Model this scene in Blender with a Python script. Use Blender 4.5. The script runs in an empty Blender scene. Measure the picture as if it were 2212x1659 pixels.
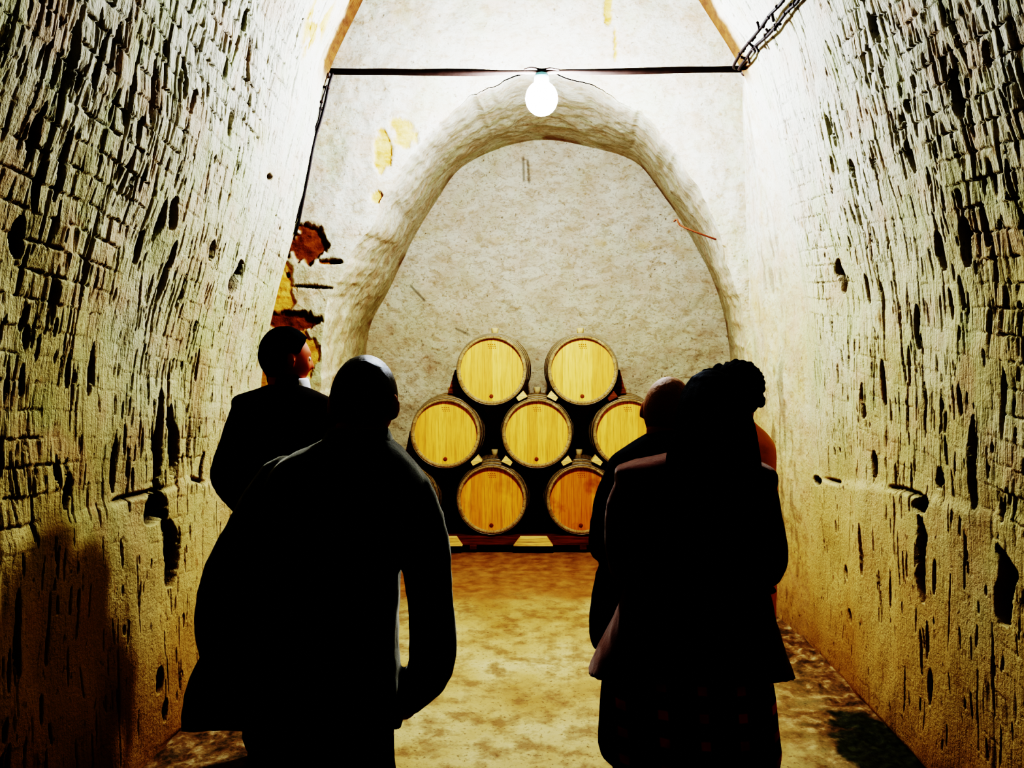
import bpy, bmesh, math, random
import numpy as np
from mathutils import Vector, Matrix, noise as mnoise

random.seed(7)
F, HC, VX, VY = 1700.0, 1.65, 1173.0, 780.0      # focal length (px), camera height, vanishing point
SC = bpy.context.scene
COL = SC.collection
PI = math.pi

def P(x, y, D):
    return Vector(((x-VX)*D/F, D, HC-(y-VY)*D/F))

# ------------------------------------------------------------------ object helpers
def link(name, me, mat=None, parent=None, smooth=True):
    o = bpy.data.objects.new(name, me); COL.objects.link(o)
    if mat: me.materials.append(mat)
    if smooth and len(me.polygons):
        me.polygons.foreach_set('use_smooth', [True]*len(me.polygons))
    if parent: o.parent = parent
    return o
def obj(name, bm, mat, parent=None, smooth=True, bevel=0.0):
    bmesh.ops.recalc_face_normals(bm, faces=bm.faces[:])
    me = bpy.data.meshes.new(name); bm.to_mesh(me); bm.free()
    o = link(name, me, mat, parent, smooth)
    if bevel:
        m = o.modifiers.new('bevel', 'BEVEL'); m.width = bevel; m.segments = 2; m.limit_method = 'ANGLE'
    return o
def tag(o, label, cat, group=None):
    o['label'] = label; o['category'] = cat
    if group: o['group'] = group
    return o
def thing(name, label, cat, loc=(0, 0, 0), group=None):
    o = bpy.data.objects.new(name, None); COL.objects.link(o); o.location = loc
    o.empty_display_size = 0.1
    return tag(o, label, cat, group)
def struct(o):
    o['kind'] = 'structure'; return o
def grid_mesh(name, V, attrs=None, flip=False):
    """V: (n, m, 3) array of points"""
    n, m = V.shape[:2]
    me = bpy.data.meshes.new(name)
    idx = np.arange(n*m).reshape(n, m)
    a, b, c, d = idx[:-1, :-1], idx[1:, :-1], idx[1:, 1:], idx[:-1, 1:]
    q = np.stack([a, b, c, d] if not flip else [a, d, c, b], -1).reshape(-1, 4)
    me.vertices.add(n*m); me.vertices.foreach_set('co', V.reshape(-1).astype(np.float32))
    me.loops.add(q.size); me.loops.foreach_set('vertex_index', q.reshape(-1).astype(np.int32))
    me.polygons.add(len(q)); me.polygons.foreach_set('loop_start', np.arange(0, q.size, 4, dtype=np.int32))
    me.update(calc_edges=True)
    for k, v in (attrs or {}).items():
        at = me.attributes.new(k, 'FLOAT', 'POINT'); at.data.foreach_set('value', v.reshape(-1).astype(np.float32))
    return me

# ------------------------------------------------------------------ numpy noise
_T = np.random.RandomState(11).rand(8, 256, 256)
def vn(x, y, k=0):
    t = _T[k % 8]
    x = x + 57.3*k; y = y + 31.7*k
    xi = np.floor(x).astype(int); yi = np.floor(y).astype(int)
    fx = x-xi; fy = y-yi
    fx = fx*fx*(3-2*fx); fy = fy*fy*(3-2*fy)
    g = lambda a, b: t[a & 255, b & 255]
    return (g(xi, yi)*(1-fx)+g(xi+1, yi)*fx)*(1-fy)+(g(xi, yi+1)*(1-fx)+g(xi+1, yi+1)*fx)*fy
def fbm(x, y, k=0, o=4):
    s = 0; a = 0.5
    for i in range(o):
        s = s+a*vn(x*2**i, y*2**i, k+i); a *= 0.5
    return s
def hsh(a, b, k=0):
    return _T[k % 8][(a*7+b*131+k*17) & 255, (b*29+a*53+k*5) & 255]
def sstep(a, b, x):
    t = np.clip((x-a)/(b-a), 0, 1); return t*t*(3-2*t)
def catmull(pts, n):
    p = np.array(pts, float)
    p = np.vstack([2*p[0]-p[1], p, 2*p[-1]-p[-2]])
    out = []
    for i in range(1, len(p)-2):
        for t in np.linspace(0, 1, n, endpoint=False):
            a, b, c, d = p[i-1], p[i], p[i+1], p[i+2]
            out.append(0.5*((2*b)+(c-a)*t+(2*a-5*b+4*c-d)*t*t+(3*b-a-3*c+d)*t**3))
    out.append(p[-2]); return np.array(out)
def resample(pts, n):
    seg = np.r_[0, np.cumsum(np.linalg.norm(np.diff(pts, axis=0), axis=1))]
    s = np.linspace(0, seg[-1], n)
    return np.stack([np.interp(s, seg, pts[:, k]) for k in range(pts.shape[1])], 1), s

# ------------------------------------------------------------------ materials
class NB:
    def __init__(s, name):
        s.m = bpy.data.materials.new(name); s.m.use_nodes = True
        s.t = s.m.node_tree; s.N = s.t.nodes; s.b = s.N['Principled BSDF']; s.co = None
    def new(s, typ, **kw):
        n = s.N.new(typ)
        for k, v in kw.items(): setattr(n, k, v)
        return n
    def lk(s, a, b): s.t.links.new(a, b)
    def set(s, sock, v):
        if isinstance(v, bpy.types.NodeSocket): s.lk(v, sock)
        elif isinstance(v, (tuple, list)) and len(v) == 3 and sock.type == 'RGBA': sock.default_value = (*v, 1)
        else: sock.default_value = v
    def coord(s, scale=(1, 1, 1), rot=(0, 0, 0)):
        tc = s.new('ShaderNodeTexCoord'); mp = s.new('ShaderNodeMapping')
        mp.inputs['Scale'].default_value = scale; mp.inputs['Rotation'].default_value = rot
        s.lk(tc.outputs['Object'], mp.inputs['Vector']); return mp.outputs['Vector']
    def noise(s, scale=5, detail=4, rough=.55, vec=None, dist=0):
        n = s.new('ShaderNodeTexNoise'); n.inputs['Scale'].default_value = scale
        n.inputs['Detail'].default_value = detail; n.inputs['Roughness'].default_value = rough
        n.inputs['Distortion'].default_value = dist
        s.lk(vec if vec else s.coord(), n.inputs['Vector']); return n.outputs['Fac']
    def ramp(s, fac, stops):
        r = s.new('ShaderNodeValToRGB'); e = r.color_ramp.elements
        while len(e) < len(stops): e.new(0.5)
        for el, (p, c) in zip(e, stops):
            el.position = p; el.color = (*c, 1) if isinstance(c, (tuple, list)) else (c, c, c, 1)
        s.lk(fac, r.inputs['Fac']); return r.outputs['Color']
    def mix(s, fac, a, b, mode='MIX'):
        n = s.new('ShaderNodeMix', data_type='RGBA', blend_type=mode)
        s.set(n.inputs[0], fac); s.set(n.inputs[6], a); s.set(n.inputs[7], b); return n.outputs[2]
    def math(s, op, a, b=0.0, clamp=False):
        n = s.new('ShaderNodeMath', operation=op); n.use_clamp = clamp
        s.set(n.inputs[0], a); s.set(n.inputs[1], b); return n.outputs[0]
    def maprange(s, v, a, b, c=0, d=1):
        n = s.new('ShaderNodeMapRange'); n.interpolation_type = 'SMOOTHSTEP'
        s.set(n.inputs['Value'], v)
        for k, x in zip(('From Min', 'From Max', 'To Min', 'To Max'), (a, b, c, d)): n.inputs[k].default_value = x
        return n.outputs['Result']
    def sep(s, vec):
        n = s.new('ShaderNodeSeparateXYZ'); s.lk(vec, n.inputs[0]); return n.outputs
    def attr(s, name):
        n = s.new('ShaderNodeAttribute'); n.attribute_name = name; return n.outputs['Fac']
    def bump(s, h, strength=.4, dist=.01, normal=None):
        n = s.new('ShaderNodeBump'); n.inputs['Strength'].default_value = strength; n.inputs['Distance'].default_value = dist
        s.lk(h, n.inputs['Height'])
        if normal: s.lk(normal, n.inputs['Normal'])
        s.lk(n.outputs[0], s.b.inputs['Normal']); return n.outputs[0]
    def out(s, color=None, rough=.8, spec=.3, sheen=0, sheen_tint=None, metal=0):
        if color is not None: s.set(s.b.inputs['Base Color'], color)
        s.set(s.b.inputs['Roughness'], rough); s.b.inputs['Specular IOR Level'].default_value = spec
        s.b.inputs['Metallic'].default_value = metal
        if sheen:
            s.b.inputs['Sheen Weight'].default_value = sheen; s.b.inputs['Sheen Roughness'].default_value = .4
            if sheen_tint: s.b.inputs['Sheen Tint'].default_value = (*sheen_tint, 1)
        return s.m

def chalk(name, tool=True, pale=0.0):
    b = NB(name)
    z = b.sep(b.coord())[2]
    n1 = b.noise(1.3, 4)
    col = b.ramp(n1, [(.3, (.45, .385, .215)), (.5, (.53, .47, .295)), (.7, (.58, .535, .39))])
    col = b.mix(b.maprange(z, 1.7, 3.0, 0, .65), col, (.56, .555, .52))  # whiter towards the top: bluish lamp brightness put into the stone colour
    n2 = b.noise(5.5, 2, .5)
    col = b.mix(b.ramp(n2, [(.50, 0.0), (.66, .42)]), col, (.50, .34, .25))
    n3 = b.noise(4.2, 2, .5, b.coord((1, 1.3, .8), (.4, .2, .9)))
    col = b.mix(b.ramp(n3, [(.50, 0.0), (.66, .40)]), col, (.41, .43, .25))
    # damp ochre foot of the wall
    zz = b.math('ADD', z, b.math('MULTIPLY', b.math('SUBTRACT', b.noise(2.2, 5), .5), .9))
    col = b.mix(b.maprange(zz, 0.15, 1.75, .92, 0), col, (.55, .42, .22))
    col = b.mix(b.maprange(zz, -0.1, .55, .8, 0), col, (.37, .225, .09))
    if pale: col = b.mix(pale, col, (.80, .73, .57))  # paler copies for the niche: its lit brightness is put into the colour
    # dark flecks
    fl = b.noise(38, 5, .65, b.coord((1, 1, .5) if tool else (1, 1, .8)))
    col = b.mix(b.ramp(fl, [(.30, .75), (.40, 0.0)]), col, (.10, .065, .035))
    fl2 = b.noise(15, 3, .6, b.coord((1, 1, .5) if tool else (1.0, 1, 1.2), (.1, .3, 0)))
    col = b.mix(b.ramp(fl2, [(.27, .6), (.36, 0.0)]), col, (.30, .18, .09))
    if not tool:
        fl3 = b.noise(8, 6, .72, b.coord((1, 1, 1.7), (.1, .25, 0)), .6)
        col = b.mix(b.ramp(fl3, [(.50, 0.0), (.62, .5)]), col, (.36, .25, .15))
        fl4 = b.noise(21, 6, .75, b.coord((1, 1, 1.8), (.1, .5, .1)), .8)
        col = b.mix(b.ramp(fl4, [(.53, 0.0), (.60, .42)]), col, (.27, .175, .10))
        fl5 = b.noise(2.6, 5, .65, b.coord((1, 1, 1.6), (.1, .2, .1)), .5)
        col = b.mix(b.ramp(fl5, [(.46, 0.0), (.66, .4)]), col, (.44, .31, .20))
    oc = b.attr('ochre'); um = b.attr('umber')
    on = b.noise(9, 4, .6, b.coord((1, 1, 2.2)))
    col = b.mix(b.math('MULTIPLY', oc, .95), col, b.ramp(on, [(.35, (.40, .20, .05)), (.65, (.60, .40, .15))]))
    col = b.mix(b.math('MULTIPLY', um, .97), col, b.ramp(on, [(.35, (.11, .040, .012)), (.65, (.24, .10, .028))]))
    col = b.mix(b.math('MULTIPLY', b.attr('cav'), .93), col, (.035, .022, .014))  # gouges and cracks darkened: their shade is painted into the base colour
    h1 = b.noise(60, 3, .6, b.coord((2.0, 2.0, .11) if tool else (1, 1, 1)))
    h2 = b.noise(24, 5, .65)
    h = b.math('ADD', b.math('MULTIPLY', h1, b.maprange(z, .85, 1.5, .3, 1.0) if tool else .5), h2)
    if tool: h = b.math('ADD', h, b.math('MULTIPLY', b.noise(85, 4, .7), .7))
    b.bump(h, .75 if tool else .55, .012)
    return b.out(col, .92, .12)

def cloth(name, c, sheen=.25, tint=(.8, .85, .9), var=.35):
    b = NB(name)
    n = b.noise(14, 4)
    col = b.mix(n, tuple(x*(1-var) for x in c), tuple(x*(1+var) for x in c))
    w = b.noise(420, 2, .6)
    b.bump(b.math('ADD', w, b.math('MULTIPLY', b.noise(30, 3), 2.0)), .35, .003)
    return b.out(col, .9, .1, sheen, tint)
def plain(name, c, rough=.6, spec=.3, var=.2, scale=20, metal=0, bump=.15):
    b = NB(name)
    n = b.noise(scale, 4)
    col = b.mix(n, tuple(x*(1-var) for x in c), tuple(min(1, x*(1+var)) for x in c))
    b.bump(b.noise(scale*4, 3), bump, .004)
    return b.out(col, rough, spec, metal=metal)

M_WALL = chalk('chalk_tooled', True)
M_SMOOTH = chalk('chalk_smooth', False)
M_NICHE = chalk('chalk_niche', False, .22)
M_BACK = chalk('chalk_back', False, .42)

def mk_floor():
    b = NB('earth_floor')
    p = b.sep(b.coord()); x, y = p[0], p[1]
    n1 = b.noise(1.1, 6, .6)
    col = b.ramp(n1, [(.34, (.33, .22, .095)), (.48, (.45, .345, .175)), (.62, (.54, .455, .26))])
    n2 = b.noise(7, 6, .68, b.coord((1, 1, 1)))
    col = b.mix(b.ramp(n2, [(.38, .72), (.53, 0.0)]), col, (.22, .135, .065))
    n4 = b.noise(55, 4, .7)
    col = b.mix(b.ramp(n4, [(.33, .7), (.42, 0.0)]), col, (.12, .07, .03))
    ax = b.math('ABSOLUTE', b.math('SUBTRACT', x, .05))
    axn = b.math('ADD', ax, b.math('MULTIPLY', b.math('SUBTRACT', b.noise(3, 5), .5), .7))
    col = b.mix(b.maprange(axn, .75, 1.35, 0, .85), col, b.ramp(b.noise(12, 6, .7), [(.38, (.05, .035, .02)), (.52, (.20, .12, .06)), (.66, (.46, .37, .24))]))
    # mossy patch beside the right wall
    dx = b.math('SUBTRACT', x, 1.43); dy = b.math('SUBTRACT', y, 3.3)
    r2 = b.math('ADD', b.math('MULTIPLY', b.math('MULTIPLY', dx, dx), 26.0), b.math('MULTIPLY', b.math('MULTIPLY', dy, dy), 5.0))
    r2 = b.math('ADD', r2, b.math('MULTIPLY', b.math('SUBTRACT', b.noise(9, 5), .5), 2.2))
    col = b.mix(b.maprange(r2, .45, 1.0, .9, 0), col, b.ramp(b.noise(30, 4), [(.4, (.015, .022, .012)), (.7, (.07, .085, .04))]))
    # darker, browner floor inside the niche
    yn = b.math('ADD', y, b.math('MULTIPLY', b.math('SUBTRACT', b.noise(2.5, 4), .5), .5))
    col = b.mix(b.maprange(yn, 5.25, 5.65, 0, .88), col, b.ramp(b.noise(10, 5), [(.35, (.22, .115, .045)), (.65, (.36, .21, .09))]))
    b.bump(b.math('ADD', b.noise(45, 5, .65), b.math('MULTIPLY', b.noise(8, 4), 2.0)), .5, .012)
    return b.out(col, .62, .35)
M_FLOOR = mk_floor()

def mk_head(name, base, dark, stain):
    b = NB(name)
    v = b.coord()
    # head boards: vertical planks with their own tone
    x = b.sep(v)[0]
    pk = b.math('FLOOR', b.math('MULTIPLY', x, 11.5))
    wn = b.new('ShaderNodeTexWhiteNoise'); wn.noise_dimensions = '2D'
    cb = b.new('ShaderNodeCombineXYZ'); b.lk(pk, cb.inputs[0])
    oi = b.new('ShaderNodeObjectInfo'); b.lk(oi.outputs['Random'], cb.inputs[1]); b.lk(cb.outputs[0], wn.inputs['Vector'])
    col = b.mix(wn.outputs['Value'], base, dark)
    g = b.noise(26, 6, .65, b.coord((3.2, 1, .16)))
    col = b.mix(b.ramp(g, [(.36, .55), (.55, 0.0)]), col, tuple(c*.62 for c in dark))
    fr = b.math('FRACT', b.math('MULTIPLY', x, 11.5))
    seam = b.math('LESS_THAN', fr, .035)
    col = b.mix(b.math('MULTIPLY', seam, .45), col, (.22, .11, .03))
    st = b.noise(3.2, 5, .6)
    col = b.mix(b.ramp(st, [(.5, 0.0), (.72, stain)]), col, (.22, .09, .02))
    b.bump(g, .15, .003)
    return b.out(col, .55, .3)
M_HEAD = mk_head('barrel_head_oak', (.88, .54, .18), (.72, .40, .13), .15)
M_HEAD2 = mk_head('barrel_head_aged', (.78, .43, .13), (.68, .34, .09), .35)
M_HEAD3 = mk_head('barrel_head_stained', (.72, .37, .10), (.60, .27, .07), .9)
def mk_stave():
    b = NB('barrel_staves')
    p = b.sep(b.coord())
    ang = b.math('ARCTAN2', p[2], p[0])
    k = b.math('FLOOR', b.math('MULTIPLY', ang, 4.6))
    wn = b.new('ShaderNodeTexWhiteNoise'); wn.noise_dimensions = '1D'; b.lk(k, wn.inputs['W'])
    col = b.mix(wn.outputs['Value'], (.46, .35, .20), (.34, .24, .12))
    g = b.noise(30, 5, .6, b.coord((3, .12, 3)))
    col = b.mix(b.ramp(g, [(.35, .6), (.55, 0.0)]), col, (.17, .11, .05))
    fr = b.math('FRACT', b.math('MULTIPLY', ang, 4.6))
    col = b.mix(b.math('MULTIPLY', b.math('LESS_THAN', fr, .04), .6), col, (.05, .03, .015))
    b.bump(g, .2, .004)
    return b.out(col, .7, .25)
M_STAVE = mk_stave()
M_CHIME = plain('barrel_chime_oak', (.50, .27, .07), .65, .25, .3, 25)
M_HOOP = plain('hoop_steel', (.40, .34, .24), .45, .4, .25, 14, .55, .05)
M_BUNG = plain('bung_pale_wood', (.62, .47, .25), .7)
M_CORK = plain('cork_brown', (.24, .10, .03), .7)
M_INK = plain('brand_mark', (.30, .13, .03), .8)
def wood(name, c, vec=(.15, 3, 3)):
    b = NB(name)
    g = b.noise(22, 6, .65, b.coord(vec))
    col = b.ramp(g, [(.32, tuple(x*.45 for x in c)), (.5, c), (.7, tuple(min(1, x*1.35) for x in c))])
    b.bump(g, .3, .004)
    return b.out(col, .75, .2)
M_RACK = wood('rack_dark_wood', (.20, .085, .040))
M_CHOCK = wood('chock_dark_wood', (.20, .095, .045))
M_PALE = wood('wedge_pale_wood', (.74, .52, .24))
M_RAIL = wood('bearer_black_wood', (.022, .013, .008))
M_PIPE = plain('conduit_black', (.030, .018, .014), .6, .3, .4, 30)
M_CABLE = plain('cable_black', (.022, .014, .012), .6, .3)
M_CLIP = plain('clip_dark', (.035, .02, .016), .6, .3)
M_RUST = plain('rusty_wire', (.16, .06, .03), .7, .3)
M_SOCKET = plain('socket_bluegrey', (.22, .42, .50), .5, .3)
def mk_bulb():
    b = NB('bulb_glow')
    b.set(b.b.inputs['Emission Color'], (.84, .93, 1.04)); b.b.inputs['Emission Strength'].default_value = LAMP
    return b.out((.9, .9, .9), .3)
LAMP = 520.0
M_BULB = mk_bulb()

# ------------------------------------------------------------------ the cellar
YE, YF, YB = 4.6, 5.6, 8.0        # end of the tunnel, wall with the arch, back wall of the niche
PL = [(-1.63, 0), (-1.65, .4), (-1.66, .8), (-1.66, 1.25), (-1.635, 1.65), (-1.555, 2.05), (-1.44, 2.46), (-1.335, 2.95), (-1.25, 3.34), (-1.05, 3.76)]
PR = [(1.556, 0), (1.56, .4), (1.56, .8), (1.555, 1.25), (1.545, 1.65), (1.52, 2.05), (1.44, 2.46), (1.30, 2.95), (1.165, 3.34), (.91, 3.76)]
def prof(pts, n):
    return resample(catmull(pts, 12), n)
PLs, sL = prof(PL, 900); PRs, sR = prof(PR, 900)
def on_wall(px, py, left):
    """where a ray through (px,py) meets a side wall: distance, height"""
    pr = PLs if left else PRs
    z = 1.65
    for _ in range(12):
        X = np.interp(z, pr[:, 1], pr[:, 0]); D = X*F/(px-VX); z = HC-(py-VY)*D/F
    return D, z
LG = [(160, 110, 17, 75, .07), (200, 530, 9, 120, .07), (335, 190, 7, 70, .05), (345, 470, 9, 48, .06), (283, 215, 8, 70, .05), (365, 105, 9, 22, .05),
      (300, 275, 8, 30, .05), (422, 215, 8, 30, .05), (55, 510, 18, 48, .06), (505, 592, 16, 40, .06), (582, 381, 7, 7, .04), (372, 455, 10, 38, .06),
      (340, 950, 12, 130, .08), (366, 940, 14, 80, .08), (362, 1185, 20, 75, .09), (325, 1095, 30, 32, .07), (305, 530, 7, 40, .04), (362, 545, 7, 32, .04),
      (445, 535, 7, 24, .05), (345, 600, 6, 50, .04), (200, 790, 7, 60, .05), (145, 1055, 14, 40, .06), (250, 1000, 8, 60, .05), (120, 150, 8, 40, .04),
      (85, 270, 8, 60, .05), (75, 320, 8, 40, .04), (215, 60, 8, 50, .05), (250, 95, 8, 60, .05), (280, 360, 6, 60, .04), (410, 170, 6, 40, .04),
      (540, 40, 6, 26, .04), (505, 100, 5, 20, .03), (335, 1465, 10, 28, .05), (350, 1530, 8, 24, .04), (348, 1120, 9, 24, .04), (435, 1010, 5, 40, .03)]
RG = [(2065, 195, 14, 55, .07), (2040, 535, 16, 45, .08), (2088, 515, 14, 55, .08), (1825, 590, 11, 40, .08), (2105, 985, 9, 105, .07), (2003, 1195, 15, 95, .09),
      (1870, 1180, 6, 58, .06), (2031, 1028, 11, 24, .06), (2003, 1088, 20, 20, .07), (2172, 1255, 30, 88, .10), (1772, 1038, 14, 10, .05), (1882, 55, 8, 36, .05),
      (1893, 60, 6, 36, .05), (1970, 225, 7, 16, .05), (2045, 45, 8, 30, .05), (2130, 115, 16, 30, .06), (1800, 265, 5, 24, .03), (2190, 420, 8, 90, .05),
      (2120, 480, 8, 50, .05), (2022, 400, 5, 50, .04), (1940, 270, 5, 40, .04), (1975, 330, 6, 40, .04), (2140, 560, 7, 70, .05), (1880, 620, 5, 36, .04),
      (1812, 350, 5, 20, .04), (1850, 360, 6, 22, .04), (2020, 1480, 7, 40, .04), (1825, 1235, 6, 16, .04), (1832, 1328, 7, 14, .04), (1910, 820, 6, 50, .04),
      (2000, 880, 6, 60, .04), (2160, 850, 7, 60, .05), (1985, 700, 6, 50, .05), (2192, 180, 9, 60, .05), (1873, 860, 5, 40, .03), (1895, 1000, 6, 30, .04)]

def side_wall(name, pr_pts, left, seed):
    pr, s = prof(pr_pts, 720)
    y = np.r_[np.linspace(-2.5, 1.7, 90)[:-1], np.linspace(1.7, YE, 720)]
    Y, S = np.meshgrid(y, s, indexing='ij')
    tx = np.gradient(pr[:, 0], s); tz = np.gradient(pr[:, 1], s)
    nrm = np.stack([-tz, tx], 1) if left else np.stack([tz, -tx], 1)      # pointing into the rock
    ZZ = np.broadcast_to(pr[:, 1], Y.shape)
    d = (fbm(Y*1.1, S*1.0, seed, 3)-.45)*.09+(fbm(Y*4.5, S*2.2, seed+2, 3)-.45)*.045
    # pick marks: courses of small tilted facets
    sl = S+.10*Y*(1 if left else -1)+.05*fbm(Y*2, S*2, seed+1, 2)
    rh = .088
    r = np.floor(sl/rh).astype(int)
    yo = Y+hsh(r, r*3, 1)*.2+.022*vn(Y*6, S*9, seed+3)
    bw = .052
    c = np.floor(yo/bw).astype(int)
    fs = sl/rh-r-.5; fy = yo/bw-c-.5
    a1 = hsh(r, c, 2)-.5; a2 = hsh(r, c, 3)-.35; a3 = hsh(r, c, 4)-.5
    amp = .25+.95*sstep(.40, .62, fbm(Y*1.7, S*1.3, seed+4, 3))
    amp = amp*(.25+.75*sstep(.95, 1.25, ZZ))*(1-.55*sstep(3.7, 4.4, Y))
    d = d+amp*.0115*(a1*fy*1.15+a2*fs*1.5+a3*.45)
    eg = np.exp(-((np.abs(fy)-.5)/.07)**2)*(hsh(r, c, 5) > .5)+np.exp(-((np.abs(fs)-.5)/.045)**2)*(hsh(r, c, 6) > .4)*1.1
    eg = eg*(vn(Y*40, S*14, seed+2) > .35)
    d = d+amp*.010*eg
    # vertical tooling combs and splits
    d = d+amp*.006*(vn(Y*75, S*5, seed+5)-.5)
    cr = vn(Y*52+2*vn(Y*5, S*6, 2), S*5.0, seed+6); cr2 = vn(Y*33+9, S*3.2, seed+7)
    g1 = sstep(.78, .95, cr)*amp; g2 = sstep(.85, .96, cr2)*amp
    d = d+g1*.013+g2*.021
    cav = np.clip(g1*.6+g2*.85+eg*amp*.35, 0, 1)
    # bedding joint about a metre up
    jz = 1.10+.10*(fbm(Y*1.5, Y*0, seed+2, 3)-.45)-(.10*sstep(3.4, 4.4, Y))
    jw = np.exp(-((ZZ-jz)/.010)**2)*sstep(.42, .55, fbm(Y*5, S*0, seed+1, 2))
    d = d+jw*.03-.012*sstep(.03, -.03, ZZ-jz); cav = np.maximum(cav, jw*.8)
    # gouges
    rs = np.random.RandomState(seed+40)
    G = []
    for px, py, w, l, dep in (LG if left else RG):
        D, z = on_wall(px, py, left)
        G.append((D, np.interp(z, pr[:, 1], s), max(.006, .72*w*D*D/(1.58*F)), l*D/F, dep, rs.uniform(-.06, .06)))
    for _ in range(1500):
        yy = rs.uniform(1.7, YE-.12); zz = rs.uniform(.15, s[-1]-.1)
        if zz < 1.1 and rs.rand() < .45: continue
        w = rs.uniform(.003, .0065)*(1+1.1*(rs.rand() < .12)); l = rs.uniform(.015, .075)*(1+1.2*(rs.rand() < .2))
        if yy > 3.7: w *= .8; l *= .7
        G.append((yy, zz, w, l, w*rs.uniform(1.6, 3.0), rs.uniform(-.12, .12)))
    for (yy, ss, w, l, dep, tl) in G:
        i0, i1 = np.searchsorted(y, [yy-w*1.8-l*abs(tl)-.02, yy+w*1.8+l*abs(tl)+.02]); j0, j1 = np.searchsorted(s, [ss-l*1.25, ss+l*1.25])
        if i1-i0 < 1 or j1-j0 < 1: continue
        a = Y[i0:i1, j0:j1]; b_ = S[i0:i1, j0:j1]
        v = (b_-ss)/l
        wob = .6*w*(vn(b_*11, b_*0+yy*9, 2)-.5)*2
        hw = w*np.sqrt(np.clip(1-np.abs(v+.15)**2.2, 0.0001, 1))*(.72+.38*vn(b_*13, b_*0+yy*5, 1)+.18*vn(b_*60, a*60, 3))
        u = np.abs(a-yy-tl*(b_-ss)-wob)/hw
        m = sstep(1.12, .62, u)*(np.abs(v) < 1.1)
        d[i0:i1, j0:j1] = np.maximum(d[i0:i1, j0:j1], d[i0:i1, j0:j1]*(1-m)+m*(dep+d[i0:i1, j0:j1]*.5))
        cav[i0:i1, j0:j1] = np.maximum(cav[i0:i1, j0:j1], m*min(1, dep/.035))
    fade = sstep(0, .10, YE-Y)*.85+.15 if left else sstep(0, .22, YE-Y)
    d = d*fade*sstep(0, .05, ZZ+.02)
    V = np.stack([pr[:, 0][None]+nrm[:, 0][None]*d, Y, pr[:, 1][None]+nrm[:, 1][None]*d], -1)
    V[:, 0, 2] = -.04
    # ochre stain along the upper lip of the tunnel end
    oc = sstep(.22, .10, YE-Y+.12*(fbm(Y*0+3, ZZ*9, 2, 3)-.5))*sstep(3.22, 3.34, ZZ)*.45
    if left:
        D, z = on_wall(690, 45, True)
        oc = np.maximum(oc, sstep(.5, .62, fbm(Y*14, ZZ*12, 3, 3)+.12)*sstep(.25, .6, np.exp(-((Y-D)/.16)**2-((ZZ-z)/.22)**2)))
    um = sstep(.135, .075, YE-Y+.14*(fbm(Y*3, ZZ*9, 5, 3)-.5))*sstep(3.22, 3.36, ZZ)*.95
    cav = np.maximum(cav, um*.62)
    # turn the end lip back into the rock so the wall has thickness
    lip = V[-1:].copy()
    L = []
    for k, (dy, dd) in enumerate(((.012, .004), (.03, .03), (.035, .12), (.035, .75))):
        q = lip.copy(); q[..., 1] += dy
        q[..., 0] += nrm[:, 0]*dd; q[..., 2] += nrm[:, 1]*dd; L.append(q)
    if not left: L = []
    V2 = np.concatenate([V]+L, 0) if L else V
    ext = lambda A: np.concatenate([A]+[A[-1:]]*len(L), 0)
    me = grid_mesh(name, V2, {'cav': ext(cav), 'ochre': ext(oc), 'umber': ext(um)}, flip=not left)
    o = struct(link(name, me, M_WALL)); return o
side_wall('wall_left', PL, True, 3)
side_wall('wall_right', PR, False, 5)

# crown of the vault
cp = catmull([(-1.05, 3.76), (-.66, 4.22), (0, 4.62), (.56, 4.22), (.91, 3.76)], 14)
yv = np.linspace(-2.5, YE, 120)
V = np.stack([np.broadcast_to(cp[:, 0], (120, len(cp))), np.broadcast_to(yv[:, None], (120, len(cp))), np.broadcast_to(cp[:, 1], (120, len(cp)))], -1).copy()
V[..., 2] += (fbm(V[..., 0]*3, V[..., 1]*3, 1)-.45)*.05*np.clip(np.minimum(np.arange(len(cp)), np.arange(len(cp))[::-1])/6, 0, 1)
lip = V[-1:].copy(); lip[..., 1] += .03; lip[..., 2] += 1.2
z0 = np.zeros(V.shape[:2])
Vc = np.concatenate([V, lip], 0)
zc = np.zeros(Vc.shape[:2]); occ = zc.copy(); occ[-4:] = .9
struct(link('ceiling', grid_mesh('ceiling', Vc, {'cav': zc, 'ochre': occ, 'umber': zc}), M_WALL))

# floor
fx = np.linspace(-2.5, 2.2, 260); fy = np.r_[np.linspace(-2.5, 1.5, 80)[:-1], np.linspace(1.5, YB+.15, 520)]
Y, X = np.meshgrid(fy, fx, indexing='ij')
edge = np.minimum(np.abs(X+1.63), np.abs(X-1.55))
Z = (fbm(X*2.2, Y*2.2, 2)-.47)*.022+(fbm(X*14, Y*14, 5, 3)-.45)*.010
rub = sstep(.42, .0, edge)*np.where(Y < 4.7, 1, .3)
Z = Z+rub*((fbm(X*16, Y*9, 4, 4)-.35)*.05)
Z = np.where((Y > 6.2), Z*.3-.004, Z)
struct(link('floor', grid_mesh('floor', np.stack([X, Y, Z], -1), {}, flip=True), M_FLOOR))

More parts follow.
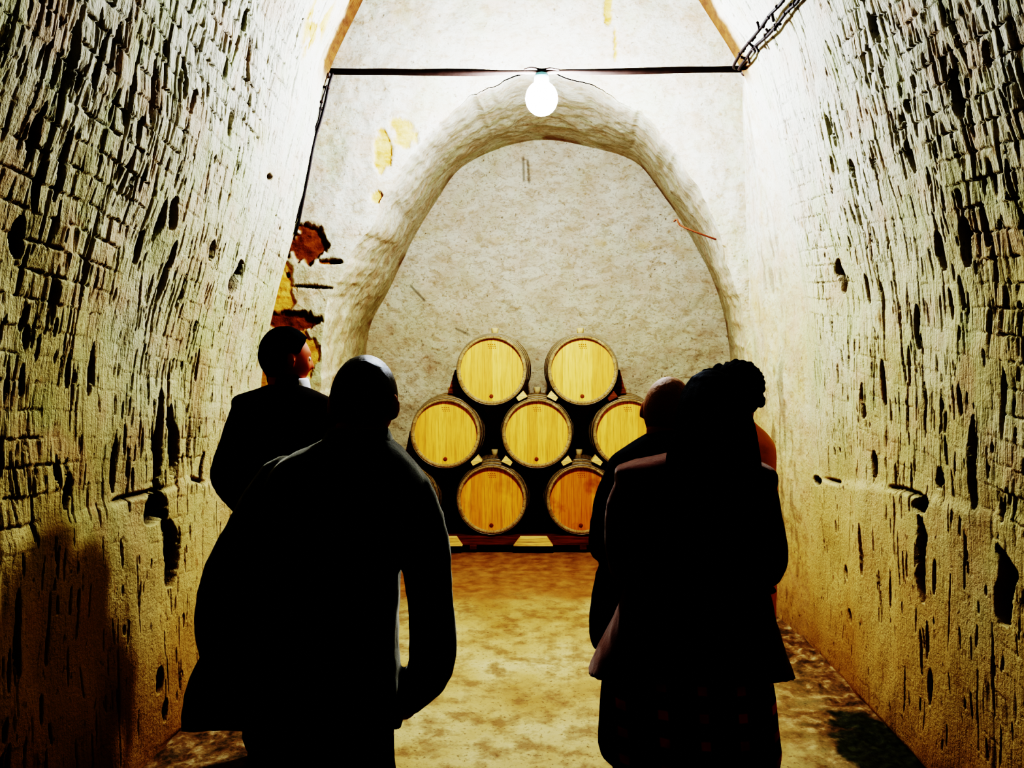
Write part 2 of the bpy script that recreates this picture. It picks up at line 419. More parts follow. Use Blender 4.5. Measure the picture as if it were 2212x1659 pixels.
# wall with the arch, niche and back wall
AF = [(690, 1296), (691, 1100), (693, 900), (702, 690), (748, 580), (806, 470), (874, 352), (950, 262), (1050, 196), (1172, 160), (1300, 196), (1390, 252), (1462, 325), (1522, 430), (1570, 560), (1603, 690), (1622, 900), (1630, 1100), (1636, 1296)]
AB = [(783, 1130), (785, 1000), (788, 850), (797, 715), (838, 630), (893, 515), (940, 438), (992, 366), (1075, 322), (1172, 302), (1275, 318), (1372, 350), (1432, 420), (1485, 500), (1540, 605), (1572, 720), (1580, 850), (1583, 1000), (1585, 1130)]
def outline(pts, D, n):
    q = [(P(x, y, D).x, P(x, y, D).z) for x, y in pts]
    q[0] = (q[0][0], -.05); q[-1] = (q[-1][0], -.05)
    c = catmull(q, 10); return resample(c, n)[0]
NO = 900
oF = outline(AF, YF, NO); oB = outline(AB, YB, NO)
oFw = oF.copy()
t = np.arange(NO)*.51
oFw[:, 0] += (vn(t*.09, t*0., 1)-.5)*.05+(vn(t*.4, t*0., 2)-.5)*.018
oFw[:, 1] += ((vn(t*.1, t*0., 3)-.5)*.05+(vn(t*.4, t*0., 4)-.5)*.018)*sstep(.3, 1.0, oF[:, 1])
# outer box
box = []
cx0, cz0 = -.1, 1.2
for i in range(NO):
    dx, dz = oF[i, 0]-cx0, oF[i, 1]-cz0
    box.append((dx, dz))
lo = np.array([(-2.6, -.05), (-2.6, 5.6), (2.0, 5.6), (2.0, -.05)], float)
frac = np.linspace(0, 1, NO)
ob = np.zeros((NO, 2))
k0, k1 = int(NO*.38), int(NO*.62)
ob[:k0, 0] = -2.6; ob[:k0, 1] = np.interp(np.arange(k0), [0, k0-1], [-.05, 5.6])
ob[k0:k1, 0] = np.interp(np.arange(k0, k1), [k0-1, k1], [-2.6, 2.0]); ob[k0:k1, 1] = 5.6
ob[k1:, 0] = 2.0; ob[k1:, 1] = np.interp(np.arange(k1, NO), [k1, NO-1], [5.6, -.05])
v = np.r_[np.linspace(0, 1, 190)]
W = oFw[:, None, :]*(1-v[None, :, None])+ob[:, None, :]*v[None, :, None]
X, Z = W[..., 0], W[..., 1]
px = X*F/YF+VX; py = VY-(Z-HC)*F/YF
nz = fbm(X*7, Z*7, 2, 4)-.47
nz2 = fbm(X*22, Z*22, 5, 3)-.45
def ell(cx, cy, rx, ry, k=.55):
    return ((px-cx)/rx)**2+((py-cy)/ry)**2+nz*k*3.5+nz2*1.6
um = sstep(1.15, .85, np.minimum.reduce([ell(655, 528, 55, 36, .5), ell(630, 692, 58, 22, .25), ell(712, 565, 28, 6, .1)]))  # brown here and orange below: shade by the left corner painted into hollows
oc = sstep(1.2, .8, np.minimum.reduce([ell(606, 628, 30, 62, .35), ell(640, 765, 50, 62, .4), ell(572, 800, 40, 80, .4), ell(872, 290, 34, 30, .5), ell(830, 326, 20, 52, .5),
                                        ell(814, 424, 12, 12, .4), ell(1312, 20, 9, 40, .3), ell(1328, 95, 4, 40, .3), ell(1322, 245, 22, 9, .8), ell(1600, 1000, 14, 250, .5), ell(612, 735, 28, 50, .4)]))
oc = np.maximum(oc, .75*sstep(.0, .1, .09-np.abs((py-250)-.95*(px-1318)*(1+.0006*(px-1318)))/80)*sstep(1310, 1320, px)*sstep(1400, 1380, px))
D_ = nz*.028+(fbm(X*1.5, Z*1.5, 6, 3)-.47)*.05+nz2*.010
D_ = D_*sstep(0, .06, v)[None, :]
D_ = D_+um*.035+oc*.015*(1-um)
slot = sstep(1.2, .6, np.minimum.reduce([((px-676)/44)**2+((py-619-.06*(px-660))/3.2)**2, ((px-620)/6)**2+((py-594)/5)**2, ((px-722)/6)**2+((py-737)/5)**2, ((px-725)/16)**2+((py-566)/4)**2]))
D_ = D_+slot*.03
lean = .16*np.clip((Z-3.4)/2, 0, 1)
V = np.stack([X, YF+D_-lean, Z], -1)
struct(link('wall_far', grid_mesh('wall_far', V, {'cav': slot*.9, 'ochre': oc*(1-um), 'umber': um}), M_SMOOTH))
# niche vault
NV = 150
vv = np.linspace(0, 1, NV)
W = oFw[:, None, :]*(1-vv[None, :, None])+oB[:, None, :]*vv[None, :, None]
# slight bow of the vault between its two arches
c0 = np.array([0, 1.6]); dirv = W-c0; dirv /= np.linalg.norm(dirv, axis=-1, keepdims=True)
T2, V2 = np.meshgrid(np.arange(NO)*.0102, vv*2.4, indexing='ij')
dn = (fbm(T2*2.0, V2*1.5, 1, 4)-.46)*.10+(fbm(T2*9, V2*5, 3, 3)-.46)*.035
dn *= (np.sin(vv*PI)**.35)[None, :]
dn *= sstep(0, .3, W[..., 1])
W = W+dirv*dn[..., None]
V = np.stack([W[..., 0], np.broadcast_to(YF+vv[None]*(YB-YF), W[..., 0].shape), W[..., 1]], -1)
bk = sstep(.84, .99, np.broadcast_to(vv[None], W[..., 0].shape))*sstep(.40, .6, fbm(T2*6, V2, 4, 2))*.6
struct(link('wall_niche', grid_mesh('wall_niche', V, {'cav': bk*0, 'ochre': bk*0, 'umber': bk}, flip=True), M_NICHE))
# back wall
vv = np.linspace(0, 1, 130)
ctr = np.array([0, -.05])
Wb = (ctr+(oB-ctr)*1.02)[:, None, :]*(1-vv[None, :, None])+ctr*vv[None, :, None]
X, Z = Wb[..., 0], Wb[..., 1]
px = X*F/YB+VX; py = VY-(Z-HC)*F/YB
Dn = (fbm(X*1.8, Z*1.8, 4, 4)-.47)*.10+(fbm(X*14, Z*14, 2, 3)-.46)*.02
scr = np.zeros_like(X)
for (xa, ya, xb, yb_) in ((888, 618, 918, 650), (1130, 340, 1132, 390), (1140, 345, 1143, 395), (985, 710, 1012, 722)):
    tt = np.clip(((px-xa)*(xb-xa)+(py-ya)*(yb_-ya))/((xb-xa)**2+(yb_-ya)**2), 0, 1)
    dd = np.hypot(px-xa-tt*(xb-xa), py-ya-tt*(yb_-ya)); scr = np.maximum(scr, sstep(4, 1, dd)*.55)
band = sstep(14, 3, np.abs(py-(520+.02*(px-1000)+18*(fbm(X*2, X*0, 3, 3)-.4))))*sstep(.45, .6, fbm(X*6, Z*6, 2, 3))*.3
V = np.stack([X, YB+Dn*sstep(0, .1, vv)[None]+.005, Z], -1)
struct(link('wall_back', grid_mesh('wall_back', V, {'cav': scr, 'ochre': band, 'umber': scr*0}), M_BACK))
# chamber: right cheek (flush with the tunnel wall, stepping out above the lip), left recess, roof
prR, _ = prof(PR, 220)
zc = np.linspace(0, 5.6, 240)
xa = np.where(zc < 3.2, np.interp(zc, prR[:, 1], prR[:, 0]), 0)
xa = np.where(zc >= 3.2, np.interp(zc, [3.2, 3.42, 3.6, 4.4, 5.6], [np.interp(3.2, prR[:, 1], prR[:, 0]), 1.18, 1.25, 1.30, 1.2]), xa)
xb = np.interp(zc, [0, 1.9, 2.9, 3.7, 4.4, 5.6], [1.50, 1.47, 1.44, 1.41, 1.32, 1.2])
ys = np.linspace(YE, YF+.12, 100)
tt = ((ys-ys[0])/(YF-ys[0]))[:, None]
Xc = xa[None]*(1-tt)+xb[None]*tt
Yc = np.broadcast_to(ys[:, None], Xc.shape); Zc = np.broadcast_to(zc[None], Xc.shape)
Xc = Xc+((fbm(Yc*4, Zc*3, 5, 4)-.46)*.07+(fbm(Yc*18, Zc*7, 2, 3)-.46)*.02)*np.sin(np.clip(tt, 0, 1)*PI)**.5
ccv = sstep(.68, .8, vn(Yc*30, Zc*5, 3))*.4*np.sin(np.clip(tt, 0, 1)*PI)
oc2 = .35*sstep(.54, .66, fbm(Yc*6, Zc*3, 1, 3)+.10*np.exp(-((Yc-5.5)/.2)**2))*.8*sstep(3.4, 3.0, Zc)*sstep(1.0, 1.5, Zc)
struct(link('wall_right_end', grid_mesh('wall_right_end', np.stack([Xc, Yc, Zc], -1), {'cav': ccv, 'ochre': oc2, 'umber': ccv*0}, flip=True), M_SMOOTH))
ysl = np.linspace(YE-.02, YF+.12, 40); zl = np.linspace(-.05, 5.6, 120)
Yl, Zl = np.meshgrid(ysl, zl, indexing='ij')
Xl = -2.25+.9*np.clip((Zl-3.6)/2, 0, 1)**1.5*1.0-.1+(fbm(Yl*4, Zl*3, 6, 3)-.46)*.1
zz = np.zeros_like(Xl)
struct(link('wall_left_end', grid_mesh('wall_left_end', np.stack([Xl, Yl, Zl], -1), {'cav': zz, 'ochre': zz, 'umber': zz}), M_SMOOTH))
xr_ = np.linspace(-2.7, 2.1, 60); yr = np.linspace(YE-.05, YF+.3, 30)
Yr, Xr = np.meshgrid(yr, xr_, indexing='ij')
Zr = 5.05-.12*Xr**2+(fbm(Xr*3, Yr*3, 2, 3)-.46)*.1
zz = np.zeros_like(Zr)
struct(link('ceiling_end', grid_mesh('ceiling_end', np.stack([Xr, Yr, Zr], -1), {'cav': zz, 'ochre': zz, 'umber': zz}), M_SMOOTH))

# ------------------------------------------------------------------ mesh pieces
def add_box(bm, c, s, rot=None):
    r = bmesh.ops.create_cube(bm, size=1)
    M = Matrix.Translation(c) @ (rot.to_4x4() if rot else Matrix()) @ Matrix.Diagonal((*s, 1))
    bmesh.ops.transform(bm, matrix=M, verts=r['verts']); return r['verts']
def add_prism(bm, poly, y0, y1):
    """poly in x,z, extruded along y"""
    a = [bm.verts.new((x, y0, z)) for x, z in poly]; b = [bm.verts.new((x, y1, z)) for x, z in poly]
    n = len(poly)
    bm.faces.new(a); bm.faces.new(b[::-1])
    for i in range(n): bm.faces.new((a[i], b[i], b[(i+1) % n], a[(i+1) % n]))
def add_lathe(bm, prof_, seg=64, axis='Y', closed=False):
    """prof_: list of (r, h) revolved about an axis"""
    rings = []
    for r, h in prof_:
        ring = []
        for i in range(seg):
            a = 2*PI*i/seg
            c, s_ = r*math.cos(a), r*math.sin(a)
            ring.append(bm.verts.new((c, h, s_) if axis == 'Y' else (c, s_, h)))
        rings.append(ring)
    pairs = list(zip(rings, rings[1:]))
    if closed: pairs.append((rings[-1], rings[0]))
    for A, B in pairs:
        for i in range(seg):
            bm.faces.new((A[i], A[(i+1) % seg], B[(i+1) % seg], B[i]))
    if not closed:
        bm.faces.new(rings[0]); bm.faces.new(rings[-1][::-1])
def add_tube(bm, pts, radii, seg=14, sub=6, flat=1.0, round_ends=True):
    """smooth tapered tube through the points (closed, rounded ends)"""
    pts = [Vector(p) for p in pts]
    if not hasattr(radii, '__len__'): radii = [radii]*len(pts)
    q = catmull([(*p, r) for p, r in zip(pts, radii)], sub) if sub > 1 and len(pts) > 1 else np.array([(*p, r) for p, r in zip(pts, radii)])
    C = [Vector(a[:3]) for a in q]; R = [float(a[3]) for a in q]
    T = []
    for i in range(len(C)):
        d = C[min(i+1, len(C)-1)]-C[max(i-1, 0)]; T.append(d.normalized())
    if round_ends:
        pre, post = [], []
        for a in (1.0, .8, .45):
            pre.append((C[0]-T[0]*R[0]*math.sin(a*PI/2)*.9, max(R[0]*math.cos(a*PI/2), R[0]*.08)))
            post.append((C[-1]+T[-1]*R[-1]*math.sin(a*PI/2)*.9, max(R[-1]*math.cos(a*PI/2), R[-1]*.08)))
        C = [p for p, _ in pre]+C+[p for p, _ in post[::-1]]; R = [r for _, r in pre]+R+[r for _, r in post[::-1]]
        T = [T[0]]*3+T+[T[-1]]*3
    u = Vector((0, 1, 0)) if abs(T[0].y) < .9 else Vector((1, 0, 0))
    rings = []
    for c, r, t_ in zip(C, R, T):
        u = (u-t_*u.dot(t_)).normalized(); w = t_.cross(u)
        rings.append([bm.verts.new(c+u*(r*flat*math.cos(2*PI*i/seg))+w*(r*math.sin(2*PI*i/seg))) for i in range(seg)])
    for A, B in zip(rings, rings[1:]):
        for i in range(seg): bm.faces.new((A[i], A[(i+1) % seg], B[(i+1) % seg], B[i]))
    bm.faces.new(rings[0][::-1]); bm.faces.new(rings[-1])
def add_loft(bm, rings, seg=40, ex=2.4, sub=5):
    """horizontal superellipse rings (cx, cy, z, rx, ry)"""
    q = catmull([tuple(r_)+(0.0,)*(6-len(r_)) for r_ in rings], sub)
    R = []
    for cx, cy, z, rx, ry, tilt in q:
        ring = []
        for i in range(seg):
            a = 2*PI*i/seg; c, s_ = math.cos(a), math.sin(a)
            ring.append(bm.verts.new((cx+rx*math.copysign(abs(c)**(2/ex), c), cy+ry*math.copysign(abs(s_)**(2/ex), s_), z+tilt*max(0, -s_)*ry)))
        R.append(ring)
    for A, B in zip(R, R[1:]):
        for i in range(seg): bm.faces.new((A[i], A[(i+1) % seg], B[(i+1) % seg], B[i]))
    bm.faces.new(R[0][::-1]); bm.faces.new(R[-1])
def add_ball(bm, c, r, u=20, v=14, M=None):
    g = bmesh.ops.create_uvsphere(bm, u_segments=u, v_segments=v, radius=1)
    r = (r, r, r) if not hasattr(r, '__len__') else r
    X_ = Matrix.Translation(c) @ (M.to_4x4() if M else Matrix()) @ Matrix.Diagonal((*r, 1))
    bmesh.ops.transform(bm, matrix=X_, verts=g['verts']); return g['verts']
def fuse(name, bm, mat, parent, voxel=.008, smooth=4, wrinkle=0, freq=6, seed=0, aniso=(1, 1, .5)):
    """union of overlapping closed shells as one continuous surface"""
    bmesh.ops.recalc_face_normals(bm, faces=bm.faces[:])
    me = bpy.data.meshes.new('raw'); bm.to_mesh(me); bm.free()
    o = bpy.data.objects.new('raw', me); COL.objects.link(o)
    m = o.modifiers.new('r', 'REMESH'); m.mode = 'VOXEL'; m.voxel_size = voxel
    if smooth:
        s_ = o.modifiers.new('s', 'SMOOTH'); s_.factor = .5; s_.iterations = smooth
    dg = bpy.context.evaluated_depsgraph_get()
    res = bpy.data.meshes.new_from_object(o.evaluated_get(dg))
    bpy.data.objects.remove(o); bpy.data.meshes.remove(me)
    res.name = name; res.materials.clear()
    if wrinkle:
        n = len(res.vertices)
        co = np.empty(n*3, np.float32); res.vertices.foreach_get('co', co); co = co.reshape(-1, 3)
        nr = np.empty(n*3, np.float32); res.vertices.foreach_get('normal', nr); nr = nr.reshape(-1, 3)
        out = np.empty(n)
        for i in range(n):
            p = Vector((co[i, 0]*aniso[0]*freq+seed, co[i, 1]*aniso[1]*freq, co[i, 2]*aniso[2]*freq*2))
            a = mnoise.noise(p); b_ = mnoise.noise(p*2.3+Vector((a*1.5, 3, 1)))
            out[i] = (a*.6+(.5-abs(b_))*.55)*wrinkle
        co = co+nr*out[:, None].astype(np.float32)
        res.vertices.foreach_set('co', co.reshape(-1)); res.update()
    return link(name, res, mat, parent)

# ------------------------------------------------------------------ barrels
BL, RB, RE = .92, .333, .297
def rad(y):  # radius of the cask at y in [-BL/2, BL/2]
    t_ = abs(2*y/BL); return RB-(RB-RE)*t_**1.9
def make_barrel():
    root = thing('wine_barrel', '', 'barrel')
    bm = bmesh.new()
    hh = BL/2
    pr_ = [(RE-.022, -hh), (rad(-hh), -hh+.004)]+[(rad(y_), y_) for y_ in np.linspace(-hh+.01, hh-.01, 26)]+[(rad(hh), hh-.004), (RE-.022, hh), (RE-.030, hh-.05), (RE-.030, -hh+.05)]
    add_lathe(bm, pr_, 84, closed=True)
    obj('staves', bm, M_STAVE, root)
    for sg in (-1, 1):
        bm = bmesh.new(); y0 = sg*(hh-.048)
        add_lathe(bm, [(RE-.024, y0), (RE-.024, y0+sg*.018)][::1], 64)
        h = obj('head', bm, M_HEAD, root, smooth=False)
        if sg < 0:
            bm = bmesh.new(); add_lathe(bm, [(.013, y0-.020), (.017, y0-.018), (.017, y0+.002)], 18)
            bmesh.ops.translate(bm, verts=bm.verts[:], vec=(-.004, -.004, -.225))
            obj('tap_plug', bm, M_CORK, h)
            bm = bmesh.new()
            for i, (wx, wz) in enumerate(((.05, .006), (.036, .006), (.044, .005))):
                for k in range(4):
                    add_box(bm, (-.03+k*.018+.004*i, y0-.0185, .222-.016*i), (.010, .0015, wz))
            obj('stamp_mark', bm, M_INK, h, smooth=False)
    for y_, w in ((hh-.016, .032), (hh-.105, .034), (hh-.225, .036)):
        for sg in (-1, 1):
            bm = bmesh.new(); yc = sg*y_
            a, b_ = yc-w/2, yc+w/2
            add_lathe(bm, [(rad(a)+.0005, a), (rad(a)+.0045, a+.001), (rad(b_)+.0045, b_-.001), (rad(b_)+.0005, b_)], 84, closed=True)
            obj('hoop', bm, M_HOOP, root)
    bm = bmesh.new(); add_lathe(bm, [(.026, RB-.012), (.031, RB+.018), (.034, RB+.045), (.030, RB+.050)], 20, axis='Z')
    obj('bung', bm, M_BUNG, root)
    return root
def children(o): return [c for c in bpy.data.objects if c.parent == o]
def dup(root, loc, label, group=None):
    r = root.copy(); COL.objects.link(r); r.location = loc; r['label'] = label
    if group: r['group'] = group
    for ch in children(root):
        c = ch.copy(); COL.objects.link(c); c.parent = r
        for g in children(ch):
            d = g.copy(); COL.objects.link(d); d.parent = c
    return r
DB = 6.78
YBC = DB+BL/2
SB = DB/F
bx = lambda px_: (px_-VX)*SB
ZB = [.455, 1.028, 1.572]
barrels = [(1062, 2, 'yellow headed wine barrel in the top row of the stack, left one of two'),
           (1259, 2, 'yellow headed wine barrel in the top row of the stack, right one of two'),
           (962, 1, 'wine barrel at the left end of the middle row of the stack'),
           (1160, 1, 'wine barrel in the very centre of the stack, middle of the middle row'),
           (1357, 1, 'wine barrel at the right end of the middle row, behind a head'),
           (1062, 0, 'orange wine barrel in the bottom row with stamped head and large brown plug'),
           (1256, 0, 'brown stained wine barrel in the bottom row, half hidden by man in black jacket'),
           (866, 0, 'wine barrel at the bottom left end of the stack, behind the man in dark coat'),
           (1452, 0, 'wine barrel at the bottom right end of the stack, behind the long haired woman')]
proto = make_barrel()
for i, (px_, row, lab) in enumerate(barrels):
    loc = (bx(px_), YBC, ZB[row])
    if i == 0: o = proto; o.location = loc; o['label'] = lab; o['group'] = 'stacked wine barrels in the niche'
    else: o = dup(proto, loc, lab, 'stacked wine barrels in the niche')
    rz = random.uniform(-.05, .05) if row else 0
    if row == 0:
        for c in children(o):
            if c.name.startswith('head'):
                c.data = c.data.copy(); c.data.materials[0] = M_HEAD3 if px_ == 1256 else M_HEAD2
bpy.context.view_layer.update()

# rack under the stack
rk = thing('barrel_rack', 'low dark wooden rack on the floor carrying the barrel stack', 'rack', (bx(1160), YBC, 0))
x0, x1 = bx(790)-bx(1160), bx(1530)-bx(1160)
zt, zb_ = ZB[0]-rad(.40)-.006, .058
for yy in (-BL/2+.06, BL/2-.06):
    bm = bmesh.new()
    add_box(bm, ((x0+x1)/2, yy, (zt+zb_)/2), (x1-x0, .09, zt-zb_-.004))
    obj('cross_beam', bm, M_RACK, rk, smooth=False, bevel=.004)
for yy in (-BL/2+.085, BL/2-.06):
    bm = bmesh.new(); add_box(bm, ((x0+x1)/2, yy, .013), (x1-x0+.06, .10, .026)); obj('ground_rail', bm, M_RAIL, rk, smooth=False, bevel=.004)
for px_ in (826, 1022, 1260, 1456):
    for yy in (-BL/2+.05, BL/2-.05):
        bm = bmesh.new(); add_box(bm, (bx(px_)-bx(1160), yy, .042), (.062, .085, .038)); obj('foot_block', bm, M_RACK, rk, smooth=False, bevel=.003)
for px_, lab in ((957, 'pale wooden wedge on rack, left of the stamped orange barrel'), (1152, 'pale trapezoid wedge on rack between the two bottom barrels'), (1354, 'pale wooden wedge on rack, right of the stained barrel')):
    bm = bmesh.new()
    zz0, zz1 = .064, zt-.002
    add_prism(bm, [(-.172, 0), (.172, 0), (.118, zz1-zz0), (-.112, zz1-zz0)], -.03, .03)
    o = obj('wedge', bm, M_PALE, None, smooth=False, bevel=.003); o.location = (bx(px_), DB+.045-.062+.03-.03, zz0)
    tag(o, lab, 'wedge', 'pale wedges on the rack')
# dark chocks in the outer crooks of the stack
def chock(A, B, side, lab):
    """fills the outer crook between an upper and a lower cask"""
    r_ = RB+.004; poly = []
    A = Vector(A); B = Vector(B)
    ca = math.atan2(B.y-A.y, B.x-A.x) % (2*PI); cb = math.atan2(A.y-B.y, A.x-B.x)
    ea = PI if side < 0 else 2*PI
    for t_ in np.linspace(.12, 1, 9): a = ca+(ea-ca)*t_; poly.append((A.x+r_*math.cos(a), A.y+r_*math.sin(a)))
    for t_ in np.linspace(1, .12, 9): a = cb+(PI/2-cb)*t_; poly.append((B.x+r_*math.cos(a), B.y+r_*math.sin(a)))
    c = (sum(a for a, _ in poly)/len(poly), sum(b_ for _, b_ in poly)/len(poly))
    bm = bmesh.new(); add_prism(bm, [(a-c[0], b_-c[1]) for a, b_ in poly], -.28, .30)
    o = obj('chock', bm, M_CHOCK, None, smooth=False); o.location = (c[0], YBC, c[1])
    tag(o, lab, 'chock', 'dark chocks holding the stack')
chock((bx(1062), ZB[2]), (bx(962), ZB[1]), -1, 'dark brown chock beside the left barrel of the top row')
chock((bx(1259), ZB[2]), (bx(1357), ZB[1]), 1, 'dark brown chock beside the right barrel of the top row')
chock((bx(962), ZB[1]), (bx(866), ZB[0]), -1, 'dark brown chock at the left end of the middle row')
# small wedges driven between neighbouring casks at their narrower front ends
bar = {k: Vector((bx(px_), ZB[row])) for k, (px_, row) in enumerate([(a[0], a[1]) for a in barrels])}
for lo_k, hi_k, sg, mt, lab in ((5, 2, 1, M_PALE, 'small pale wedge on top of the stamped barrel, left of its bung'), (5, 3, -1, M_PALE, 'small pale wedge on top of the stamped barrel, right of its bung'),
                     (6, 3, 1, M_PALE, 'small pale wedge left of the bung of the stained barrel'), (6, 4, -1, M_PALE, 'small pale wedge right of the bung of the stained barrel'),
                     (3, 0, 1, M_PALE, 'small pale wedge under the top left barrel, on the central barrel'), (3, 1, -1, M_PALE, 'small pale wedge under the top right barrel, on the central barrel'),
                     (4, 1, 1, M_CHOCK, 'small brown wedge under the top right barrel, on the right end barrel')):
    a, c = bar[lo_k], bar[hi_k]
    ax = (c-a).normalized(); tn = Vector((-ax.y, ax.x)); tn = tn if tn.y > 0 else -tn
    m_ = (a+c)/2+tn*.075
    bm = bmesh.new()
    h0 = .026
    add_prism(bm, [(-.045, -h0*.75), (.040, -h0*1.25), (.040, h0*1.25), (-.045, h0*.75)], -.055, .055)
    bmesh.ops.rotate(bm, verts=bm.verts[:], cent=(0, 0, 0), matrix=Matrix.Rotation(-math.atan2(tn.y, tn.x), 3, 'Y'))
    o = obj('cask_wedge', bm, mt, None, smooth=False, bevel=.003); o.location = (m_.x, DB+.085, m_.y)
    tag(o, lab, 'wedge', 'small wedges between the casks')

# ------------------------------------------------------------------ lamp, conduit, cables
pl, pr_ = P(708, 154, YE+.03), P(1608, 149, YE+.03)
pipe = thing('conduit_pipe', 'black horizontal conduit pipe spanning the tunnel end under the vault', 'pipe', tuple(pl))
bm = bmesh.new()
mid = [pl+(pr_-pl)*t_+Vector((0, 0, -.012*math.sin(PI*t_)+random.uniform(-.002, .002))) for t_ in np.linspace(0, 1, 15)]
rr = [.017, .0165, .017, .017, .019, .018, .012, .011, .012, .015, .017, .017, .017, .016, .018]
add_tube(bm, [p-pl for p in mid], [r_*1.12 for r_ in rr], 12, 5)
obj('pipe', bm, M_PIPE, pipe)
for t_ in (0.0, 1.0):
    bm = bmesh.new(); add_tube(bm, [(pr_-pl)*t_+Vector((0, 0, .014)), (pr_-pl)*t_+Vector((0, 0, -.022))], .021, 12, 2)
    obj('wall_bracket', bm, M_PIPE, pipe)
LP = P(1170, 213, YE)
lamp = thing('hanging_lamp', 'glowing round white bulb hanging under the conduit pipe', 'lamp', (LP.x, YE, LP.z))
bm = bmesh.new(); add_ball(bm, (0, 0, 0), (.094, .094, .100), 40, 24); obj('bulb', bm, M_BULB, lamp)
bm = bmesh.new(); add_lathe(bm, [(.040, .082), (.043, .10), (.043, .125), (.036, .145)], 28, axis='Z'); obj('socket', bm, M_SOCKET, lamp)
bm = bmesh.new(); add_tube(bm, [(0, .03, .165), (0, .01, .15), (0, 0, .135)], .008, 8, 3); obj('hanger', bm, M_PIPE, lamp)
bm = bmesh.new()
add_tube(bm, [(-.10, .02, .178), (-.06, .005, .182), (0, .0, .17), (.05, .01, .18), (.1, .02, .176)], .006, 8, 4); obj('lead_wire', bm, M_CABLE, lamp)

def cable(label, pts, clips, r, group=None, clip_r=.011):
    base = pts[0]
    c = thing('electric_cable', label, 'cable', tuple(base), group)
    bm = bmesh.new(); add_tube(bm, [p-base for p in pts], r, 8, 6); obj('cord', bm, M_CABLE, c)
    for p, d in clips:
        bm = bmesh.new(); add_tube(bm, [p-base, p-base+d*.5, p-base+d], [clip_r, clip_r*.7, clip_r*.9], 8, 2); obj('cable_clip', bm, M_CLIP, c)
edge = [(714, 160), (706, 185), (699, 220), (689, 258), (679, 290), (671, 325), (664, 365), (655, 410), (648, 445), (641, 480), (634, 505)]
pts = [P(x+4, y, YE-.01) for x, y in edge]
cable('thin black cable clipped down the left rock edge from the conduit', pts, [(P(x+3, y, YE-.012), Vector((-.034, -.012, .004))) for x, y in ((706, 190), (692, 235), (674, 277), (655, 368), (645, 422), (641, 466))], .0085)
pts = [P(x-2+random.uniform(-2, 2), y, YE-.03) for x, y in edge[1:-1]]
cable('second thinner cable beside the clipped one on the left rock edge', pts, [(P(x-2, y, YE-.03), Vector((-.02, 0, 0))) for x, y in ((697, 220), (664, 340))], .005)
def vault_pt(px_, py_, off=.03):
    D, z = on_wall(px_, py_, False)
    p = P(px_, py_, D); n = Vector((-.9, 0, -.4)).normalized(); return p+n*off
up = [(1596, 140), (1612, 108), (1632, 84), (1656, 55), (1676, 28), (1694, 6), (1712, -18)]
lo_ = [(1606, 142), (1622, 118), (1640, 98), (1668, 70), (1690, 46), (1712, 20), (1732, 0), (1748, -20)]
random.seed(3)
for nm, line in (('upper black cable of the pair climbing the right vault from the conduit', up), ('lower black cable of the pair climbing the right vault, close to the rock', lo_)):
    pts = [P(1601, 148, YE+.03)]+[vault_pt(x+random.uniform(-2, 2), y+random.uniform(-2, 2)) for x, y in line]
    clips = [(vault_pt(x+4, y-2, .03), Vector((random.uniform(-.02, .02), random.uniform(-.02, .02), random.uniform(-.035, .035)))) for x, y in line[1:]]
    clips += [(vault_pt(x-2, y+2, .035), Vector((random.uniform(-.02, .03), random.uniform(-.02, .02), random.uniform(-.02, .03)))) for x, y in line[1:]]
    cable(nm, pts, clips, .0085, 'cable pair on the right vault', .009)
# bent wire on the wall with the arch
bm = bmesh.new()
q = [P(1456, 478, YF-.02), P(1462, 474, YF-.05), P(1466, 482, YF-.05), P(1472, 488, YF-.05), P(1500, 500, YF-.07), P(1546, 517, YF-.06)]
add_tube(bm, [p-q[0] for p in q], .006, 8, 4)
o = obj('bent_wire', bm, M_RUST); o.location = q[0]; tag(o, 'thin rusty bent wire sticking out of the wall right of the arch', 'wire')
# small dark box let into the left wall

# ------------------------------------------------------------------ people
M_SKIN = plain('skin_tan', (.42, .20, .12), .55, .35, .12, 30, 0, .06)
M_SKIN2 = plain('skin_ruddy', (.45, .17, .10), .55, .35, .12, 30, 0, .06)
M_HAIRB = plain('hair_black', (.006, .0045, .004), .7, .06, .4, 90, 0, .5)
M_HAIRG = plain('hair_grey', (.34, .20, .12), .6, .3, .4, 90, 0, .5)
M_HAIRC = plain('hair_cropped', (.016, .009, .007), .36, .45, .4, 160, 0, .5)
M_EYE = plain('eye_white', (.7, .68, .64), .3, .5)
M_IRIS = plain('iris_dark', (.03, .02, .015), .3, .5)
M_SUIT = cloth('suit_black', (.012, .009, .008), .35, (.7, .6, .5))
M_COAT = cloth('coat_charcoal', (.016, .016, .016), .9, (1.0, .95, .82))
M_JBLK = cloth('jacket_black', (.008, .007, .007), .08)
M_JROSE = cloth('jacket_rose_brown', (.12, .040, .026), .65, (1.0, .88, .80))
M_TAN = cloth('coat_tan_orange', (.86, .47, .13), .5, (1, .7, .4))
M_TRO = cloth('trousers_black', (.009, .008, .008), .06)
M_SHIRT = cloth('shirt_white', (.75, .75, .80), .1)
M_SHOE = plain('shoe_leather', (.012, .010, .009), .4, .4)
M_TIGHT = cloth('tights_black', (.012, .01, .01), .05)
